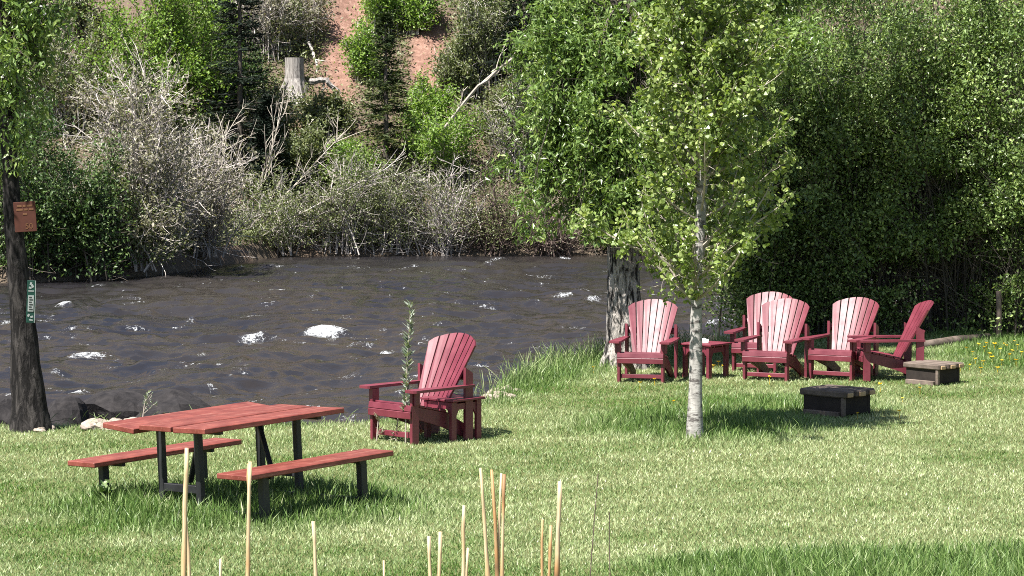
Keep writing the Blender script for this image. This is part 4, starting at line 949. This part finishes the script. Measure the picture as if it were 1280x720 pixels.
STALKS = [(235, 556, 233, 8, 'tall dry stalk crossing the picnic table legs'), (228, 630, 238, 6, 'shorter dry stalk against the tall one left of the bench'), (317, 577, 309, 7, 'forked-top dry stalk in front of the near bench end'), (274, 698, 280, 5, 'very short dry stalk below the picnic table'), (394, 650, 399, 7, 'lone dry stalk right of the near bench leg'),
          (534, 670, 545, 7, 'left stalk of the low v-shaped pair'), (551, 667, 546, 7, 'right stalk of the low v-shaped pair'), (577, 630, 577, 7, 'straight thick dry stalk left of the tallest cluster'), (585, 686, 579, 5, 'short thin stalk leaning on the straight thick one'), (596, 583, 614, 7, 'leaning stalk, leftmost of the tallest cluster'),
          (615, 586, 622, 7, 'second stalk of the tallest cluster, orange tinted'), (625, 590, 620, 5, 'thin stalk in the middle of the tallest cluster'), (629, 594, 627, 6, 'rightmost stalk of the tallest cluster, darker at its top'), (679, 647, 681, 5, 'thin brownish stalk crossed by a paler one'), (687, 655, 680, 6, 'slanting orange stalk crossing the thin brownish one'), (697, 606, 695, 8, 'thick upright pale stalk with a dark foot on the right'), (478, 700, 480, 4, 'barely visible stalk tip left of the low v-shaped pair')]
for k, (tx, ty, bx, wpx, lab) in enumerate(STALKS):
    rg = RNG(850 + k); d = 13.6 + 0.8 * rg.random(); s = F / d; bx2 = bx + (bx - tx) * 1.5; zb = float(ground_z(0, d))
    t_ = Q(tx, ty, d); b_ = (Q(bx, 720, d)[0] + (Q(bx, 720, d)[0] - t_[0]) * 1.6, d, zb - 0.03)
    m_ = ((t_[0] + b_[0]) / 2 + rg.normal() * 0.012, d, (t_[2] + b_[2]) / 2); r_ = wpx / s / 2 * 0.8
    g = Geo(); pl_ = arcs(rg, np.array([b_]), np.array([m_]), np.array([t_]), 16, 0.0022); rr = np.linspace(1.25, 0.8, 16) * r_ * (1 + 0.10 * rg.normal(size=16)); rr[[3, 7, 11]] *= 1.22
    tubes(g, pl_, rr[None], 8)
    av = np.clip((0.45 if k in (10, 13, 14) else 0.82) + 0.08 * rg.normal(size=17), 0, 1); av[[3, 7, 11]] -= 0.25
    if k == 15: av[:12] = 0.12
    if k == 12: av[14:] = 0.2
    g.a[-1] = np.repeat(av, 8)
    if k == 2: tubes(g, np.array([[t_[0] - .02, d, t_[2] - .16], [t_[0] - .028, d, t_[2] - .08], [t_[0] - .024, d, t_[2] - .01]]), np.array([.01, .009, .008]), 6)
    o = g.build('dry_stalk', M['straw'], smooth=True, shift=b_); o.location = b_; tag(o, lab, 'dry stalk', 'cut dry stalks in the foreground')
for k, (tx, ty, bx, lab) in enumerate([(747, 590, 715, 'faint thin dark weed stem leaning right in the foreground'), (762, 640, 766, 'thin brown weed stem with a dark tip in the foreground')]):
    d = 14.5; t_ = Q(tx, ty, d); b_ = (Q(bx, 720, d)[0] * 1.0, d, float(ground_z(0, d))); rg = RNG(880 + k); g = Geo()
    pl_ = arcs(rg, np.array([b_]), np.array([((t_[0] + b_[0]) / 2, d, (t_[2] + b_[2]) / 2)]), np.array([t_]), 10, 0.002); tubes(g, pl_, np.linspace(.004, .0022, 10)[None], 4, a=0.3)
    o = g.build('weed_stem', M['brown_twig'], shift=b_); o.location = b_; tag(o, lab, 'weed')

DAND = [(1208, 447), (1216, 452), (1223, 446), (1230, 449), (1237, 455), (1243, 447), (1250, 452), (1258, 446), (1265, 451), (1272, 447), (1277, 455), (1219, 460), (1229, 463), (1240, 461), (1252, 463), (1262, 459), (1270, 464), (1212, 468), (1226, 471), (1247, 470), (1196, 478), (1233, 444), (1255, 443), (1268, 441)]
DAND2 = [(1062, 515), (1084, 516), (1072, 525), (1124, 524), (1188, 476), (1200, 470), (1150, 495), (1100, 492), (1010, 470), (962, 482), (1128, 505)]
DAND3 = [(892, 463), (898, 458), (906, 460), (889, 468), (904, 468), (818, 482), (842, 510), (868, 497), (800, 488), (742, 466)]
rg = RNG(890); hd = Geo(); n = 26
ph = rg.random(n) * 6.283; L = np.stack([np.cos(ph), np.sin(ph), 0.3 + 0.8 * rg.random(n)], 1); leaves(hd, np.tile([[0, 0, 0.085]], (n, 1)), 0.026, 0.012, rg, L=L)
tubes(hd, np.array([[0, 0, -0.01], [0.003, 0, 0.04], [0, 0, 0.085]]), np.array([.0025, .002, .002]), 4, a=0.0)
proto = None
for lst, lab in ((DAND, 'yellow dandelion in the flowery corner of the lawn by the right-hand shrubs'), (DAND2, 'scattered yellow dandelion in the lawn around the two timber stools'), (DAND3, 'yellow dandelion between the young tree and the cottonwood')):
    for px, py in lst:
        x_, y_ = P(px, py); loc = (x_, y_, float(ground_z(x_, y_)))
        if proto is None: o = proto = hd.build('dandelion', M['yellow'])
        else: o = proto.copy(); COL.objects.link(o)
        o.location = loc; o.rotation_euler = (0, 0, rg.random() * 6); s = rg.uniform(0.85, 1.4); o.scale = (s, s, rg.uniform(0.7, 1.3)); tag(o, lab, 'dandelion', 'dandelions in the lawn')

G_st = 'pale stones on the near bank left of the picnic table'
for k, (px, py, w_) in enumerate([(118, 533, .16), (132, 531, .13), (143, 534, .15), (152, 529, .12), (124, 537, .12), (165, 535, .16), (178, 537, .13), (192, 534, .14), (205, 537, .12), (140, 538, .10), (158, 538, .11), (218, 534, .12), (110, 538, .10), (60, 538, .12), (48, 540, .10)]):
    x_, y_ = P(px, py); rock('river_stone', 'pale tan stone among the bank stones left of the picnic table', (x_, y_, float(ground_z(x_, y_)) + 0.02), (w_, w_ * .8, w_ * .5), 900 + k, M['rock'], G_st, 'stone')
G_s2 = 'pale stones on the bank right of the nearest chair'
for k, (px, py, w_) in enumerate([(612, 492, .15), (622, 489, .12), (632, 490, .13), (626, 496, .12), (616, 499, .10), (638, 497, .09), (646, 491, .09), (608, 497, .09)]):
    x_, y_ = P(px, py); rock('river_stone', 'pale tan stone on the bank just right of the nearest chair', (x_, y_, float(ground_z(x_, y_)) + 0.02), (w_, w_ * .8, w_ * .5), 930 + k, M['rock'], G_s2, 'stone')
for k, (px, py, w_, lab) in enumerate([(12, 528, .45, 'dark wet rock at the left edge behind the sign tree'), (160, 517, .75, 'large dark wet rock in the water behind the picnic table'), (215, 520, .6, 'low dark wet rock right behind the table end'), (85, 527, .4, 'dark wet rock just right of the sign tree foot')]):
    x_, y_ = P(px, py, -0.55); rock('wet_rock', lab, (x_, y_, -0.55), (w_ * 1.1, w_ * .8, 0.36), 950 + k, M['wet_rock'], 'dark wet rocks along the near shore')
